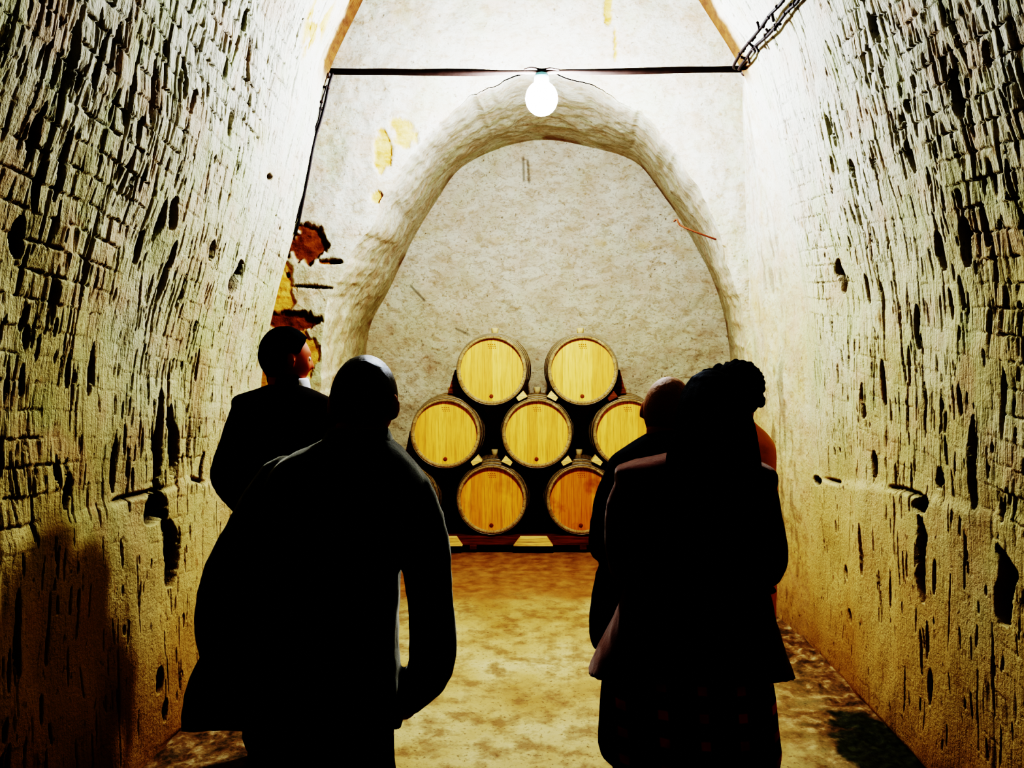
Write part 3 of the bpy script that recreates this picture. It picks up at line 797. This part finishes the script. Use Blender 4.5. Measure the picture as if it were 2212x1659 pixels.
def mk_plaid():
    b = NB('skirt_plaid')
    p = b.sep(b.coord()); x, z = p[0], p[2]
    fx_ = b.math('ABSOLUTE', b.math('SUBTRACT', b.math('FRACT', b.math('MULTIPLY', b.math('ADD', x, b.math('MULTIPLY', z, .06)), 10.0)), .5))
    fz_ = b.math('ABSOLUTE', b.math('SUBTRACT', b.math('FRACT', b.math('ADD', b.math('MULTIPLY', z, 15.0), b.math('MULTIPLY', x, .9))), .5))
    sx = b.maprange(fx_, .09, .17, 1, 0); sz = b.maprange(fz_, .13, .24, 1, 0)
    sq = b.math('MULTIPLY', b.math('MULTIPLY', sx, sz), b.maprange(b.noise(7, 3), .35, .6, .5, 1))
    li = b.math('MULTIPLY', b.math('ADD', sx, sz), .06)
    col = b.mix(b.math('ADD', sq, li, True), (.008, .006, .006), (.95, .16, .05))
    b.bump(b.noise(300, 2), .3, .003)
    return b.out(col, .9, .1, .05)
M_PLAID = mk_plaid()

def head_shape(bm, c, R, s=1.0):
    """skull, jaw, brow, nose, lips, chin and ears of a head facing +Y, placed with rotation R"""
    g = bmesh.ops.create_uvsphere(bm, u_segments=48, v_segments=36, radius=1)
    for v_ in g['verts']:
        x, y, z = v_.co
        X_, Y_, Z_ = x*.076, y*.096, z*(.112 if z > 0 else .118)
        if z < 0:
            k = -z; X_ *= 1-.22*k**1.3
            if y < 0: Y_ *= 1-.35*k**1.2
            else: Y_ = Y_*(1-.05*k)+.006*k
        else:
            Y_ -= .010*z
            X_ *= 1+.03*z
        if y > .2:
            fr = (y-.2)/.8
            for sx in (-1, 1):
                d2 = ((X_-sx*.031)/.018)**2+((Z_+.004)/.014)**2
                Y_ -= .011*math.exp(-d2)*fr
                d2 = ((X_-sx*.032)/.026)**2+((Z_-.021)/.010)**2
                Y_ += .005*math.exp(-d2)*fr
                d2 = ((X_-sx*.045)/.020)**2+((Z_+.032)/.020)**2
                Y_ += .004*math.exp(-d2)*fr
            t_ = min(max((.012-Z_)/.052, 0), 1)
            Y_ += (.026*t_*math.exp(-(X_/(.008+.006*t_))**2)*(1 if Z_ > -.042 else max(0, 1-(-.042-Z_)/.010)))*fr
            Y_ += .006*math.exp(-(X_/.020)**2-((Z_+.064)/.006)**2)*fr+.006*math.exp(-(X_/.018)**2-((Z_+.076)/.006)**2)*fr
            Y_ -= .004*math.exp(-(X_/.022)**2-((Z_+.070)/.003)**2)*fr
            Y_ += .010*math.exp(-(X_/.024)**2-((Z_+.100)/.014)**2)*fr
        v_.co = (X_, Y_, Z_)
    allv = list(g['verts'])
    for sx in (-1, 1):
        e = bmesh.ops.create_uvsphere(bm, u_segments=16, v_segments=12, radius=1)['verts']
        M_ = Matrix.Translation((sx*.082, -.010, -.008)) @ Matrix.Rotation(sx*-.45, 4, 'Z') @ Matrix.Rotation(.15, 4, 'X') @ Matrix.Diagonal((.0075, .018, .033, 1))
        bmesh.ops.transform(bm, matrix=M_, verts=e); allv += e
        e = bmesh.ops.create_uvsphere(bm, u_segments=12, v_segments=8, radius=1)['verts']
        M_ = Matrix.Translation((sx*.074, -.002, -.028)) @ Matrix.Diagonal((.009, .010, .012, 1))
        bmesh.ops.transform(bm, matrix=M_, verts=e); allv += e
    bmesh.ops.transform(bm, matrix=Matrix.Translation(c) @ R.to_4x4() @ Matrix.Diagonal((s, s, s, 1)), verts=allv)
def hand_shape(bm, wrist, d, side, thumb_dir):
    """palm and five bent fingers: d = pointing direction, side = across the knuckles"""
    d = Vector(d).normalized(); side = Vector(side); side = (side-d*side.dot(d)).normalized(); nrm = d.cross(side).normalized()
    nrm = nrm if nrm.dot(Vector(thumb_dir)) > 0 else -nrm
    w = Vector(wrist)
    add_tube(bm, [w-d*.02, w+d*.02, w+d*.05, w+d*.085], [.026, .032, .038, .036], 14, 4, flat=.5)
    for k, (o_, ln) in enumerate(((-.029, .068), (-.010, .078), (.010, .073), (.027, .058))):
        b0 = w+d*.080+side*o_
        p1 = b0+d*ln*.45+nrm*.006; p2 = p1+d*ln*.30*.85+nrm*ln*.18; p3 = p2+d*ln*.12+nrm*ln*.24
        add_tube(bm, [b0-d*.02, b0, p1, p2, p3], [.0095, .0095, .0088, .0082, .0070], 10, 4)
    b0 = w+d*.022-side*.026
    add_tube(bm, [b0, b0+d*.026-side*.020+nrm*.010, b0+d*.052-side*.022+nrm*.020, b0+d*.072-side*.014+nrm*.028], [.013, .012, .0105, .008], 10, 4)

class Fig:
    def __init__(s, D, cx, label, name='person'):
        s.D = D; s.x0 = (cx-VX)*D/F; s.k = D/F
        s.root = thing(name, label, 'person', (s.x0, D, 0))
    def p(s, x, y, dy=0.0):      # local point on the figure's own vertical plane
        return Vector(((x-VX)*s.k-s.x0, dy, HC-(y-VY)*s.k))
    def ring(s, y, xl, xr, cy=0.0, ry=.12, tilt=0.0):
        a, b = s.p(xl, y), s.p(xr, y); return ((a.x+b.x)/2, cy, a.z, (b.x-a.x)/2, ry, tilt)
    def body(s, skin, head, yaw, pitch, roll, hs, sh, el, wr, hips, kn, an, torso, hand_d, arms):
        s.R = (Matrix.Rotation(yaw, 3, 'Z') @ Matrix.Rotation(roll, 3, 'Y') @ Matrix.Rotation(pitch, 3, 'X'))
        s.hc = head; s.hs = hs
        bm = bmesh.new()
        head_shape(bm, head, s.R, hs)
        nb = Vector(((sh[0].x+sh[1].x)/2*.5+head.x*.5, -.02, (sh[0].z+sh[1].z)/2+.03))
        add_tube(bm, [nb-Vector((0, 0, .06)), nb+Vector((0, 0, .02)), head+s.R @ Vector((0, -.022, -.06))*hs], [.072, .058, .056], 18, 5)
        add_loft(bm, torso, 30, 2.2, 4)
        for i in (0, 1):
            ap, ar = arms[i]; q0 = Vector(ap[0])+Vector(((.03, -.03)[i], 0, -.012))
            add_tube(bm, [q0]+list(ap[1:-1])+[wr[i]], [r_*.66 for r_ in ar[:-1]]+[.026], 14, 5)
            dd = hand_d[i]; hand_shape(bm, wr[i], dd, (0.15, .3, 1) if abs(Vector(dd).normalized().z) < .7 else (0, 1, 0), ((1, 0, 0), (-1, 0, 0))[i])
            add_tube(bm, [hips[i]+Vector((0, 0, .06)), hips[i], (hips[i]*.55+kn[i]*.45), kn[i], kn[i]*.62+an[i]*.38+Vector((0, -.015, 0)), an[i]], [.085, .086, .074, .055, .055, .037], 16, 5)
            f = an[i]; add_tube(bm, [f+Vector((0, -.045, -.035)), f+Vector((0, .03, -.03)), f+Vector((0, .12, -.05)), f+Vector((0, .165, -.055))], [.036, .040, .034, .022], 12, 4)
        o = fuse('body', bm, skin, s.root, .0075, 2)
        for sx in (-1, 1):
            bm = bmesh.new(); c = head+s.R @ Vector((sx*.031, .074, -.003))*hs
            add_ball(bm, c, .0125*hs, 16, 10); e = obj('eye', bm, M_EYE, s.root)
            bm = bmesh.new(); add_ball(bm, head+s.R @ Vector((sx*.031, .0815, -.003))*hs, (.0062*hs,)*3, 12, 8); obj('iris', bm, M_IRIS, e)
        return o
    def cap(s, mat, thick, zlow=-.045, hairline=.035, bumps=0, bs=.02, wr=.003, seed=0, name='hair', extra=None, freq=40, voxel=.006, smooth=3, back=-.09, tight=1.0):
        """head of hair grown on the skull"""
        bm = bmesh.new(); g = bmesh.ops.create_uvsphere(bm, u_segments=48, v_segments=36, radius=1)['verts']
        T_ = Matrix.Translation(s.hc) @ s.R.to_4x4() @ Matrix.Diagonal((s.hs,)*3+(1,))
        for v_ in g:
            x, y, z = v_.co
            X_, Y_, Z_ = x*(.076+thick), y*(.096+thick), z*(.112+thick)
            if z > 0: X_ *= 1+.03*z; Y_ -= .010*z
            if z < 0:
                k = -z; X_ *= 1-.22*k**1.3
                if y < 0: Y_ *= 1-.30*k**1.2
            low = back if y < -.25 else zlow
            front = .055-.55*max(0, z)*.04
            if Z_ < low: X_ *= .62; Y_ = Y_*.62-.006; Z_ = low-(low-Z_)*.08
            if y > .25 and Z_ < hairline+.045: Y_ = min(Y_, .030+max(0, Z_-hairline)*.8)
            v_.co = (X_, Y_, Z_)
        bmesh.ops.transform(bm, matrix=T_, verts=g)
        if bumps:
            rs = random.Random(seed)
            for _ in range(bumps):
                th = rs.uniform(0, 2*PI); zz_ = rs.uniform(-.35, 1)
                rr_ = math.sqrt(max(0, 1-zz_*zz_))
                q = Vector((rr_*math.cos(th)*(.076+thick), rr_*math.sin(th)*(.090+thick)-.01, zz_*(.112+thick)))
                if q.y > .05 and q.z < .05: continue
                add_ball(bm, T_ @ q, bs*rs.uniform(.6, 1.3), 10, 8)
        if extra: extra(bm)
        return fuse(name, bm, mat, s.root, voxel, smooth, wr, freq, seed, (1, 1, .35))
    def trousers(s, mat, hips, kn, an, grow=.022, top=None):
        bm = bmesh.new()
        for i in (0, 1):
            add_tube(bm, [hips[i]+Vector((0, 0, .08)), hips[i], (hips[i]+kn[i])/2, kn[i], (kn[i]+an[i])/2, an[i]+Vector((0, 0, .01))], [.095+grow, .095+grow, .085+grow, .068+grow, .062+grow, .056+grow], 20, 5)
        c = (hips[0]+hips[1])/2; hw = (hips[1]-hips[0]).length/2+.10
        add_loft(bm, [(c.x, 0, c.z-.06, hw*.9, .115), (c.x, 0, c.z+.03, hw, .125), (c.x, 0, c.z+.14, hw*.93, .118)], 30, 2.4, 4)
        fuse('trousers', bm, mat, s.root, .009, 4, .010, 5, s.D, (1, 1, .8))
    def shoes(s, an, heel=False):
        for i in (0, 1):
            f = Vector((an[i].x, an[i].y, 0)); bm = bmesh.new()
            add_tube(bm, [f+Vector((0, -.055, .045)), f+Vector((0, 0, .050)), f+Vector((0, .08, .038)), f+Vector((0, .165, .026)), f+Vector((0, .205, .022))], [.042, .046, .047, .036, .020], 16, 5)
            add_tube(bm, [f+Vector((0, -.01, .05)), f+Vector((0, -.012, .115))], [.046, .052], 14, 3, round_ends=False)
            add_box(bm, f+Vector((0, -.045, .012)), (.066, .07, .024))
            add_box(bm, f+Vector((0, .085, .010)), (.074, .19, .014))
            fuse('shoe', bm, M_SHOE, s.root, .006, 2)
    def jacket(s, name, mat, rings, sleeves, wr=.012, seed=0, voxel=.009, freq=6, ex=2.4, extra=None, smooth=4):
        bm = bmesh.new(); add_loft(bm, rings, 48, ex, 5)
        for pts, rad_ in sleeves: add_tube(bm, pts, rad_, 20, 6)
        if extra: extra(bm)
        return fuse(name, bm, mat, s.root, voxel, smooth, wr, freq, seed, (1, 1, .6))
def legs(f, xh, xk, xa, zh=.86, zk=.47, dy=0.0):
    X = lambda x: (x-VX)*f.k-f.x0
    hips = [Vector((X(a), dy, zh)) for a in xh]; kn = [Vector((X(a), dy+.02, zk)) for a in xk]; an = [Vector((X(a), dy-.02, .085)) for a in xa]
    return hips, kn, an

# --- man in the charcoal coat, front left
f = Fig(2.0, 700, 'cropped-haired man in charcoal coat seen from behind, nearest on the left, one arm bent')
hips, kn, an = legs(f, (640, 745), (608, 775), (605, 785))
sh = [f.p(625, 1030), f.p(888, 1040)]; el = [f.p(490, 1300, -.04), f.p(933, 1370, -.05)]; wr = [f.p(505, 1480, .10), f.p(872, 1530, .10)]
slv = [([f.p(622, 1038), f.p(566, 1115), f.p(516, 1220, -.03), f.p(488, 1320, -.03), f.p(478, 1420, .03), f.p(490, 1500, .07)], [.072, .070, .066, .062, .060, .056]),
       ([f.p(878, 1058), f.p(902, 1110), f.p(921, 1200, -.02), f.p(935, 1300, -.03), f.p(938, 1390, -.03), f.p(918, 1470, .03), f.p(868, 1535, .09)], [.062, .063, .060, .057, .059, .056, .048])]
hd = f.p(780, 871, .035)
tors = [f.ring(1500, 560, 835, 0, .10), f.ring(1380, 565, 830, 0, .10), f.ring(1250, 570, 830, 0, .095), f.ring(1130, 590, 850, 0, .105), f.ring(1045, 640, 860, 0, .085), f.ring(990, 690, 830, -.01, .065), f.ring(955, 725, 822, -.01, .05)]
f.body(M_SKIN, hd, -.10, -.20, .06, 1.04, sh, el, wr, hips, kn, an, tors, [(.3, .6, -.7), (-.35, .5, -.8)], slv)
f.cap(M_HAIRC, .0055, .0, .045, wr=.0012, freq=120, voxel=.005, back=-.105)
f.trousers(M_TRO, hips, kn, an, .018); f.shoes(an)
f.jacket('coat', M_COAT, [f.ring(1574, 402, 866, 0, .135, .44), f.ring(1570, 402, 866, 0, .135, .44), f.ring(1558, 404, 866, 0, .136, .42), f.ring(1500, 413, 864, 0, .142, .32), f.ring(1420, 440, 860, 0, .145, .15), f.ring(1330, 500, 858, 0, .145), f.ring(1250, 530, 860, 0, .142), f.ring(1170, 552, 868, 0, .145),
                         f.ring(1100, 570, 900, 0, .145), f.ring(1050, 580, 925, -.005, .138), f.ring(1005, 602, 898, -.012, .122), f.ring(975, 640, 872, -.015, .102), f.ring(953, 690, 848, -.015, .085), f.ring(936, 714, 838, -.012, .074)],
         slv, .010, 2, .008, 6, 2.6, smooth=2)
bm = bmesh.new()
add_loft(bm, [f.ring(962, 694, 852, -.012, .090), f.ring(944, 704, 848, -.014, .082), f.ring(922, 716, 838, -.012, .072)], 36, 2.2, 4)
fuse('collar', bm, M_COAT, f.root, .007, 2, .003, 12, 4)

# --- man in the dark suit, further back on the left
f = Fig(3.28, 607, 'dark-haired man in black suit with white collar, standing by the left wall, looking right')
hips, kn, an = legs(f, (578, 648), (572, 655), (570, 660), .90, .49)
sh = [f.p(527, 893), f.p(692, 895)]; el = [f.p(499, 1030, -.04), f.p(715, 1035, -.04)]; wr = [f.p(522, 1120, .15), f.p(690, 1120, .15)]
slv = [([f.p(534, 893), f.p(514, 950), f.p(498, 1025, -.04), f.p(508, 1085, .06), f.p(522, 1120, .15)], [.068, .066, .062, .054, .048]),
       ([f.p(688, 895), f.p(706, 955), f.p(716, 1030, -.04), f.p(704, 1085, .06), f.p(690, 1120, .15)], [.068, .066, .062, .054, .048])]
hd = f.p(620, 773, .0)
tors = [f.ring(1190, 560, 668, 0, .10), f.ring(1110, 558, 668, 0, .10), f.ring(1020, 556, 668, 0, .095), f.ring(940, 545, 678, 0, .105), f.ring(900, 545, 676, 0, .085), f.ring(872, 570, 660, -.01, .065), f.ring(848, 592, 640, -.01, .05)]
f.body(M_SKIN2, hd, -.98, -.02, 0, 1.04, sh, el, wr, hips, kn, an, tors, [(.5, .8, .1), (-.5, .8, .1)], slv)
def nape(bm):
    add_ball(bm, f.hc+f.R @ Vector((0, -.030, -.085)), (.050, .044, .05), 16, 12)
f.cap(M_HAIRB, .015, .012, .030, wr=.003, seed=2, back=-.095, extra=nape)
f.trousers(M_TRO, hips, kn, an); f.shoes(an)
f.jacket('suit_jacket', M_SUIT, [f.ring(1195, 512, 708, 0, .15), f.ring(1185, 511, 709, 0, .15), f.ring(1110, 518, 700, 0, .142), f.ring(1030, 524, 694, 0, .135), f.ring(960, 514, 706, 0, .138), f.ring(905, 508, 714, 0, .132),
                         f.ring(880, 506, 718, -.005, .122), f.ring(862, 507, 714, -.012, .110), f.ring(852, 522, 698, -.015, .095), f.ring(842, 555, 676, -.015, .080), f.ring(830, 588, 654, -.016, .066)],
         slv, .009, 8, .008, smooth=2)
bm = bmesh.new(); add_loft(bm, [f.ring(840, 596, 654, -.022, .066), f.ring(824, 598, 652, -.024, .062), f.ring(809, 602, 648, -.022, .056)], 32, 2.1, 4)
fuse('jacket_collar', bm, M_SUIT, f.root, .005, 2)
bm = bmesh.new(); add_loft(bm, [f.ring(840, 608, 668, .012, .062), f.ring(828, 610, 666, .014, .060), f.ring(817, 612, 662, .014, .056)], 32, 2.1, 4)
fuse('shirt_collar', bm, M_SHIRT, f.root, .005, 2)

# --- man in the black jacket, right, half hidden
f = Fig(2.6, 1430, 'man with close-cropped greying hair in black jacket, just left of long haired woman')
hips, kn, an = legs(f, (1385, 1475), (1380, 1482), (1378, 1484), .84, .45)
sh = [f.p(1345, 1010), f.p(1525, 1012)]; el = [f.p(1304, 1155, -.05), f.p(1545, 1150, -.05)]; wr = [f.p(1340, 1205, .18), f.p(1510, 1205, .18)]
slv = [([f.p(1350, 1014), f.p(1324, 1080), f.p(1303, 1150, -.05), f.p(1312, 1192, .05), f.p(1338, 1206, .17)], [.056, .057, .053, .048, .044]),
       ([f.p(1520, 1016), f.p(1538, 1080), f.p(1548, 1148, -.05), f.p(1535, 1190, .05), f.p(1508, 1205, .17)], [.056, .057, .053, .048, .044])]
hd = f.p(1443, 889, .02)
tors = [f.ring(1330, 1350, 1510, 0, .10), f.ring(1240, 1350, 1510, 0, .10), f.ring(1160, 1352, 1510, 0, .095), f.ring(1080, 1350, 1515, 0, .10), f.ring(1015, 1360, 1510, 0, .08), f.ring(980, 1390, 1488, -.01, .065), f.ring(948, 1412, 1468, -.01, .05)]
f.body(M_SKIN, hd, -.35, -.10, .16, .99, sh, el, wr, hips, kn, an, tors, [(.5, .8, .1), (-.5, .8, .1)], slv)
f.cap(M_HAIRG, .0045, .0, .060, wr=.0016, freq=110, seed=5, voxel=.005, back=-.085)
f.trousers(M_TRO, hips, kn, an, .018); f.shoes(an)
f.jacket('jacket', M_JBLK, [f.ring(1390, 1284, 1556, 0, .152), f.ring(1380, 1278, 1560, 0, .153), f.ring(1330, 1276, 1560, 0, .15), f.ring(1270, 1283, 1555, 0, .145), f.ring(1215, 1297, 1548, 0, .14), f.ring(1130, 1312, 1540, 0, .135), f.ring(1060, 1310, 1550, 0, .138), f.ring(1010, 1313, 1556, 0, .13),
                         f.ring(985, 1326, 1540, -.005, .12), f.ring(965, 1352, 1518, -.012, .10), f.ring(948, 1380, 1496, -.015, .085), f.ring(938, 1396, 1484, -.01, .070)],
         slv, .009, 15, .008, smooth=2)
bm = bmesh.new(); add_loft(bm, [f.ring(955, 1388, 1492, -.006, .080), f.ring(942, 1394, 1486, -.002, .072), f.ring(926, 1400, 1482, .0, .066)], 32, 2.1, 4)
fuse('collar', bm, M_JBLK, f.root, .006, 2)

# --- person with curly hair in the tan coat, far right
f = Fig(3.2, 1588, 'person with thick dark curly hair in orange-tan coat, behind the long haired woman')
hips, kn, an = legs(f, (1558, 1618), (1555, 1622), (1552, 1624), .84, .46)
sh = [f.p(1520, 972), f.p(1648, 972)]; el = [f.p(1518, 1110, -.04), f.p(1650, 1110, -.04)]; wr = [f.p(1530, 1190, .15), f.p(1638, 1190, .15)]
slv = [([f.p(1526, 978), f.p(1518, 1040), f.p(1518, 1110, -.04), f.p(1522, 1160, .05), f.p(1532, 1188, .14)], [.055, .054, .050, .046, .043]),
       ([f.p(1646, 978), f.p(1648, 1040), f.p(1648, 1110, -.04), f.p(1646, 1160, .05), f.p(1636, 1188, .14)], [.055, .054, .050, .046, .043])]
hd = f.p(1592, 850, .0)
tors = [f.ring(1260, 1545, 1630, 0, .095), f.ring(1180, 1545, 1630, 0, .095), f.ring(1110, 1545, 1628, 0, .09), f.ring(1040, 1540, 1630, 0, .095), f.ring(980, 1542, 1630, 0, .08), f.ring(945, 1560, 1612, -.01, .06), f.ring(915, 1574, 1602, -.01, .045)]
f.body(M_SKIN, hd, .35, -.02, 0, .96, sh, el, wr, hips, kn, an, tors, [(.5, .8, .1), (-.5, .8, .1)], slv)
def tuft(bm):
    for x, y, r_ in ((1536, 808, .024), (1526, 807, .018), (1548, 814, .030), (1556, 800, .028)): add_ball(bm, f.p(x, y, .02), r_, 12, 10)
    for x, y, r_ in ((1600, 824, .080), (1578, 812, .056), (1614, 850, .050)): add_ball(bm, f.p(x, y, -.03), r_, 16, 12)
    rs = random.Random(12)
    for _ in range(170):      # loose curls all over the mass
        a = rs.uniform(0, 2*PI); b_ = rs.uniform(-.6, 1)
        q = f.p(1594, 832, -.025)+Vector((math.cos(a)*math.sqrt(1-b_*b_)*.086, math.sin(a)*math.sqrt(1-b_*b_)*.085, b_*.086))
        d_ = Vector((rs.uniform(-1, 1), rs.uniform(-1, 1), rs.uniform(-1, 1)))*.016
        add_tube(bm, [q-d_, q+Vector((rs.uniform(-.008, .008), 0, rs.uniform(-.008, .008))), q+d_], [.007, .009, .006], 7, 3)
f.cap(M_HAIRB, .018, -.06, .02, bumps=90, bs=.014, wr=.004, seed=9, extra=tuft, freq=45, smooth=0, back=-.085, voxel=.005)
f.trousers(M_TRO, hips, kn, an, .004); f.shoes(an)
f.jacket('coat', M_TAN, [f.ring(1360, 1500, 1672, 0, .15), f.ring(1345, 1500, 1672, 0, .15), f.ring(1250, 1502, 1672, 0, .155), f.ring(1150, 1500, 1674, 0, .155), f.ring(1050, 1502, 1672, 0, .14), f.ring(985, 1500, 1674, 0, .125), f.ring(960, 1506, 1670, -.004, .115), f.ring(938, 1524, 1656, -.01, .098), f.ring(912, 1550, 1628, -.012, .076), f.ring(896, 1564, 1614, -.01, .062)],
         slv, .008, 21, .008, smooth=2)
bm = bmesh.new(); add_loft(bm, [f.ring(918, 1556, 1624, -.006, .072), f.ring(904, 1562, 1618, 0, .064), f.ring(890, 1566, 1612, .004, .058)], 32, 2.1, 4)
fuse('collar', bm, M_TAN, f.root, .006, 2)

# --- long haired woman, front right
f = Fig(2.1, 1492, 'woman with long dark hair in flared rose-brown jacket and dark red plaid skirt')
hips, kn, an = legs(f, (1435, 1545), (1432, 1550), (1430, 1552), .83, .46)
sh = [f.p(1372, 1045), f.p(1628, 1045)]; el = [f.p(1346, 1195, -.05), f.p(1648, 1195, -.05)]; wr = [f.p(1390, 1262, .20), f.p(1610, 1262, .20)]
slv = [([f.p(1372, 1045), f.p(1353, 1100), f.p(1346, 1190, -.05), f.p(1362, 1235, .06), f.p(1392, 1258, .19)], [.050, .053, .051, .046, .040]),
       ([f.p(1630, 1048), f.p(1644, 1110), f.p(1648, 1195, -.05), f.p(1640, 1245, .03), f.p(1612, 1262, .18)], [.050, .052, .050, .047, .043])]
hd = f.p(1538, 897, .02)
tors = [f.ring(1400, 1400, 1585, 0, .105), f.ring(1330, 1395, 1590, 0, .105), f.ring(1265, 1410, 1590, 0, .09), f.ring(1150, 1400, 1600, 0, .10), f.ring(1060, 1400, 1605, 0, .08), f.ring(1010, 1450, 1580, -.01, .06), f.ring(978, 1490, 1552, -.01, .045)]
f.body(M_SKIN, hd, -.05, -.06, .0, .97, sh, el, wr, hips, kn, an, tors, [(.6, .7, .1), (-.6, .7, .1)], slv)
def locks(bm):
    rs = random.Random(4)
    add_loft(bm, [f.ring(1150, 1470, 1570, -.150, .030), f.ring(1090, 1446, 1588, -.145, .042), f.ring(1010, 1436, 1604, -.115, .066), f.ring(960, 1444, 1608, -.08, .082), f.ring(915, 1456, 1608, -.05, .098), f.ring(875, 1472, 1602, -.01, .112), f.ring(840, 1487, 1590, .008, .100), f.ring(818, 1504, 1573, .014, .074), f.ring(806, 1522, 1556, .016, .040), f.ring(802, 1532, 1546, .016, .012)], 48, 2.1, 6)
    for k in range(64):
        t_ = (k+.5)/64; a = PI*t_; cx_ = math.cos(a); dp = math.sin(a)
        w1, w2, w3 = rs.uniform(-6, 6), rs.uniform(-8, 8), rs.uniform(-16, 16)
        add_tube(bm, [f.p(1538-cx_*38, 818+rs.uniform(-3, 5), .012-.052*dp), f.p(1537-cx_*62, 868+w1, -.008-.098*dp), f.p(1533-cx_*74+w1*.5, 920, -.050-.092*dp), f.p(1522-cx_*82+w2, 985, -.105-.066*dp), f.p(1520-cx_*74+w3, 1060+rs.uniform(0, 60)*dp, -.142-.035*dp), f.p(1520-cx_*50+w3*1.3, 1080+rs.uniform(20, 95)*dp, -.152-.022*dp)],
                 [.008, .012, .013, .012, .009, .003], 7, 5)
f.cap(M_HAIRB, .013, -.07, .03, wr=.0015, seed=6, extra=locks, freq=60, voxel=.0055, smooth=1, back=-.10)
for i in (0, 1):
    bm = bmesh.new()
    add_tube(bm, [hips[i], (hips[i]+kn[i])/2, kn[i], kn[i]*.62+an[i]*.38+Vector((0, -.015, 0)), an[i]+Vector((0, 0, -.01))], [.092, .080, .061, .061, .042], 18, 5)
    fuse('stocking', bm, M_TIGHT, f.root, .007, 3)
f.shoes(an)
bm = bmesh.new()
add_loft(bm, [f.ring(1765, 1335, 1655, 0, .165), f.ring(1750, 1334, 1657, 0, .165), f.ring(1680, 1330, 1670, 0, .165), f.ring(1640, 1320, 1677, 0, .163), f.ring(1616, 1296, 1681, 0, .162), f.ring(1606, 1295, 1681, 0, .162), f.ring(1560, 1296, 1676, 0, .16), f.ring(1480, 1301, 1668, 0, .155), f.ring(1410, 1325, 1650, 0, .148), f.ring(1340, 1365, 1620, 0, .13)], 60, 2.3, 6)
fuse('skirt', bm, M_PLAID, f.root, .008, 1, .008, 8, 3, (1, 1, .12))
f.jacket('jacket', M_JROSE, [f.ring(1458, 1268, 1712, 0, .168, .26), f.ring(1455, 1269, 1711, 0, .168, .26), f.ring(1444, 1273, 1706, 0, .167, .25), f.ring(1405, 1292, 1692, 0, .162, .16), f.ring(1350, 1320, 1676, 0, .150, .06), f.ring(1290, 1346, 1662, 0, .132), f.ring(1262, 1352, 1655, 0, .126), f.ring(1190, 1352, 1646, 0, .13), f.ring(1110, 1345, 1654, 0, .135),
                         f.ring(1050, 1331, 1670, 0, .132), f.ring(1022, 1328, 1672, -.004, .122), f.ring(1006, 1336, 1660, -.01, .108), f.ring(990, 1390, 1622, -.015, .09), f.ring(974, 1460, 1575, -.012, .072), f.ring(964, 1478, 1565, -.01, .062)],
         slv, .008, 30, .008, 6, 2.6, smooth=2)
bm = bmesh.new(); add_tube(bm, [f.p(1652, 1278, .02), f.p(1666, 1279, .02), f.p(1676, 1280, .02)], [.016, .014, .009], 12, 3)
fuse('pocket_flap', bm, M_JROSE, f.root, .005, 2)

# ------------------------------------------------------------------ camera, world, colour
cam = bpy.data.cameras.new('camera'); co_ = bpy.data.objects.new('camera', cam); COL.objects.link(co_)
co_.location = (0, 0, HC); co_.rotation_euler = (PI/2, 0, 0)
cam.sensor_fit = 'HORIZONTAL'; cam.sensor_width = 36; cam.lens = 36*F/2212
cam.shift_x = -(VX-1106)/2212; cam.shift_y = -(829.5-VY)/2212
cam.clip_start = .05
SC.camera = co_
w = bpy.data.worlds.new('world'); SC.world = w; w.use_nodes = True
w.node_tree.nodes['Background'].inputs[0].default_value = (.0015, .001, .0006, 1)
SC.view_settings.view_transform = 'Filmic'
SC.view_settings.look = 'Very High Contrast'
SC.view_settings.exposure = 0.95
SC.view_settings.use_curve_mapping = True
cmap = SC.view_settings.curve_mapping
cmap.black_level = (.010, .010, .010); cmap.extend = 'EXTRAPOLATED'
cc = cmap.curves[3]
for x_, y_ in ((.02, .003), (.04, .0115), (.08, .048), (.18, .170), (.40, .42)): cc.points.new(x_, y_)
cmap.update()
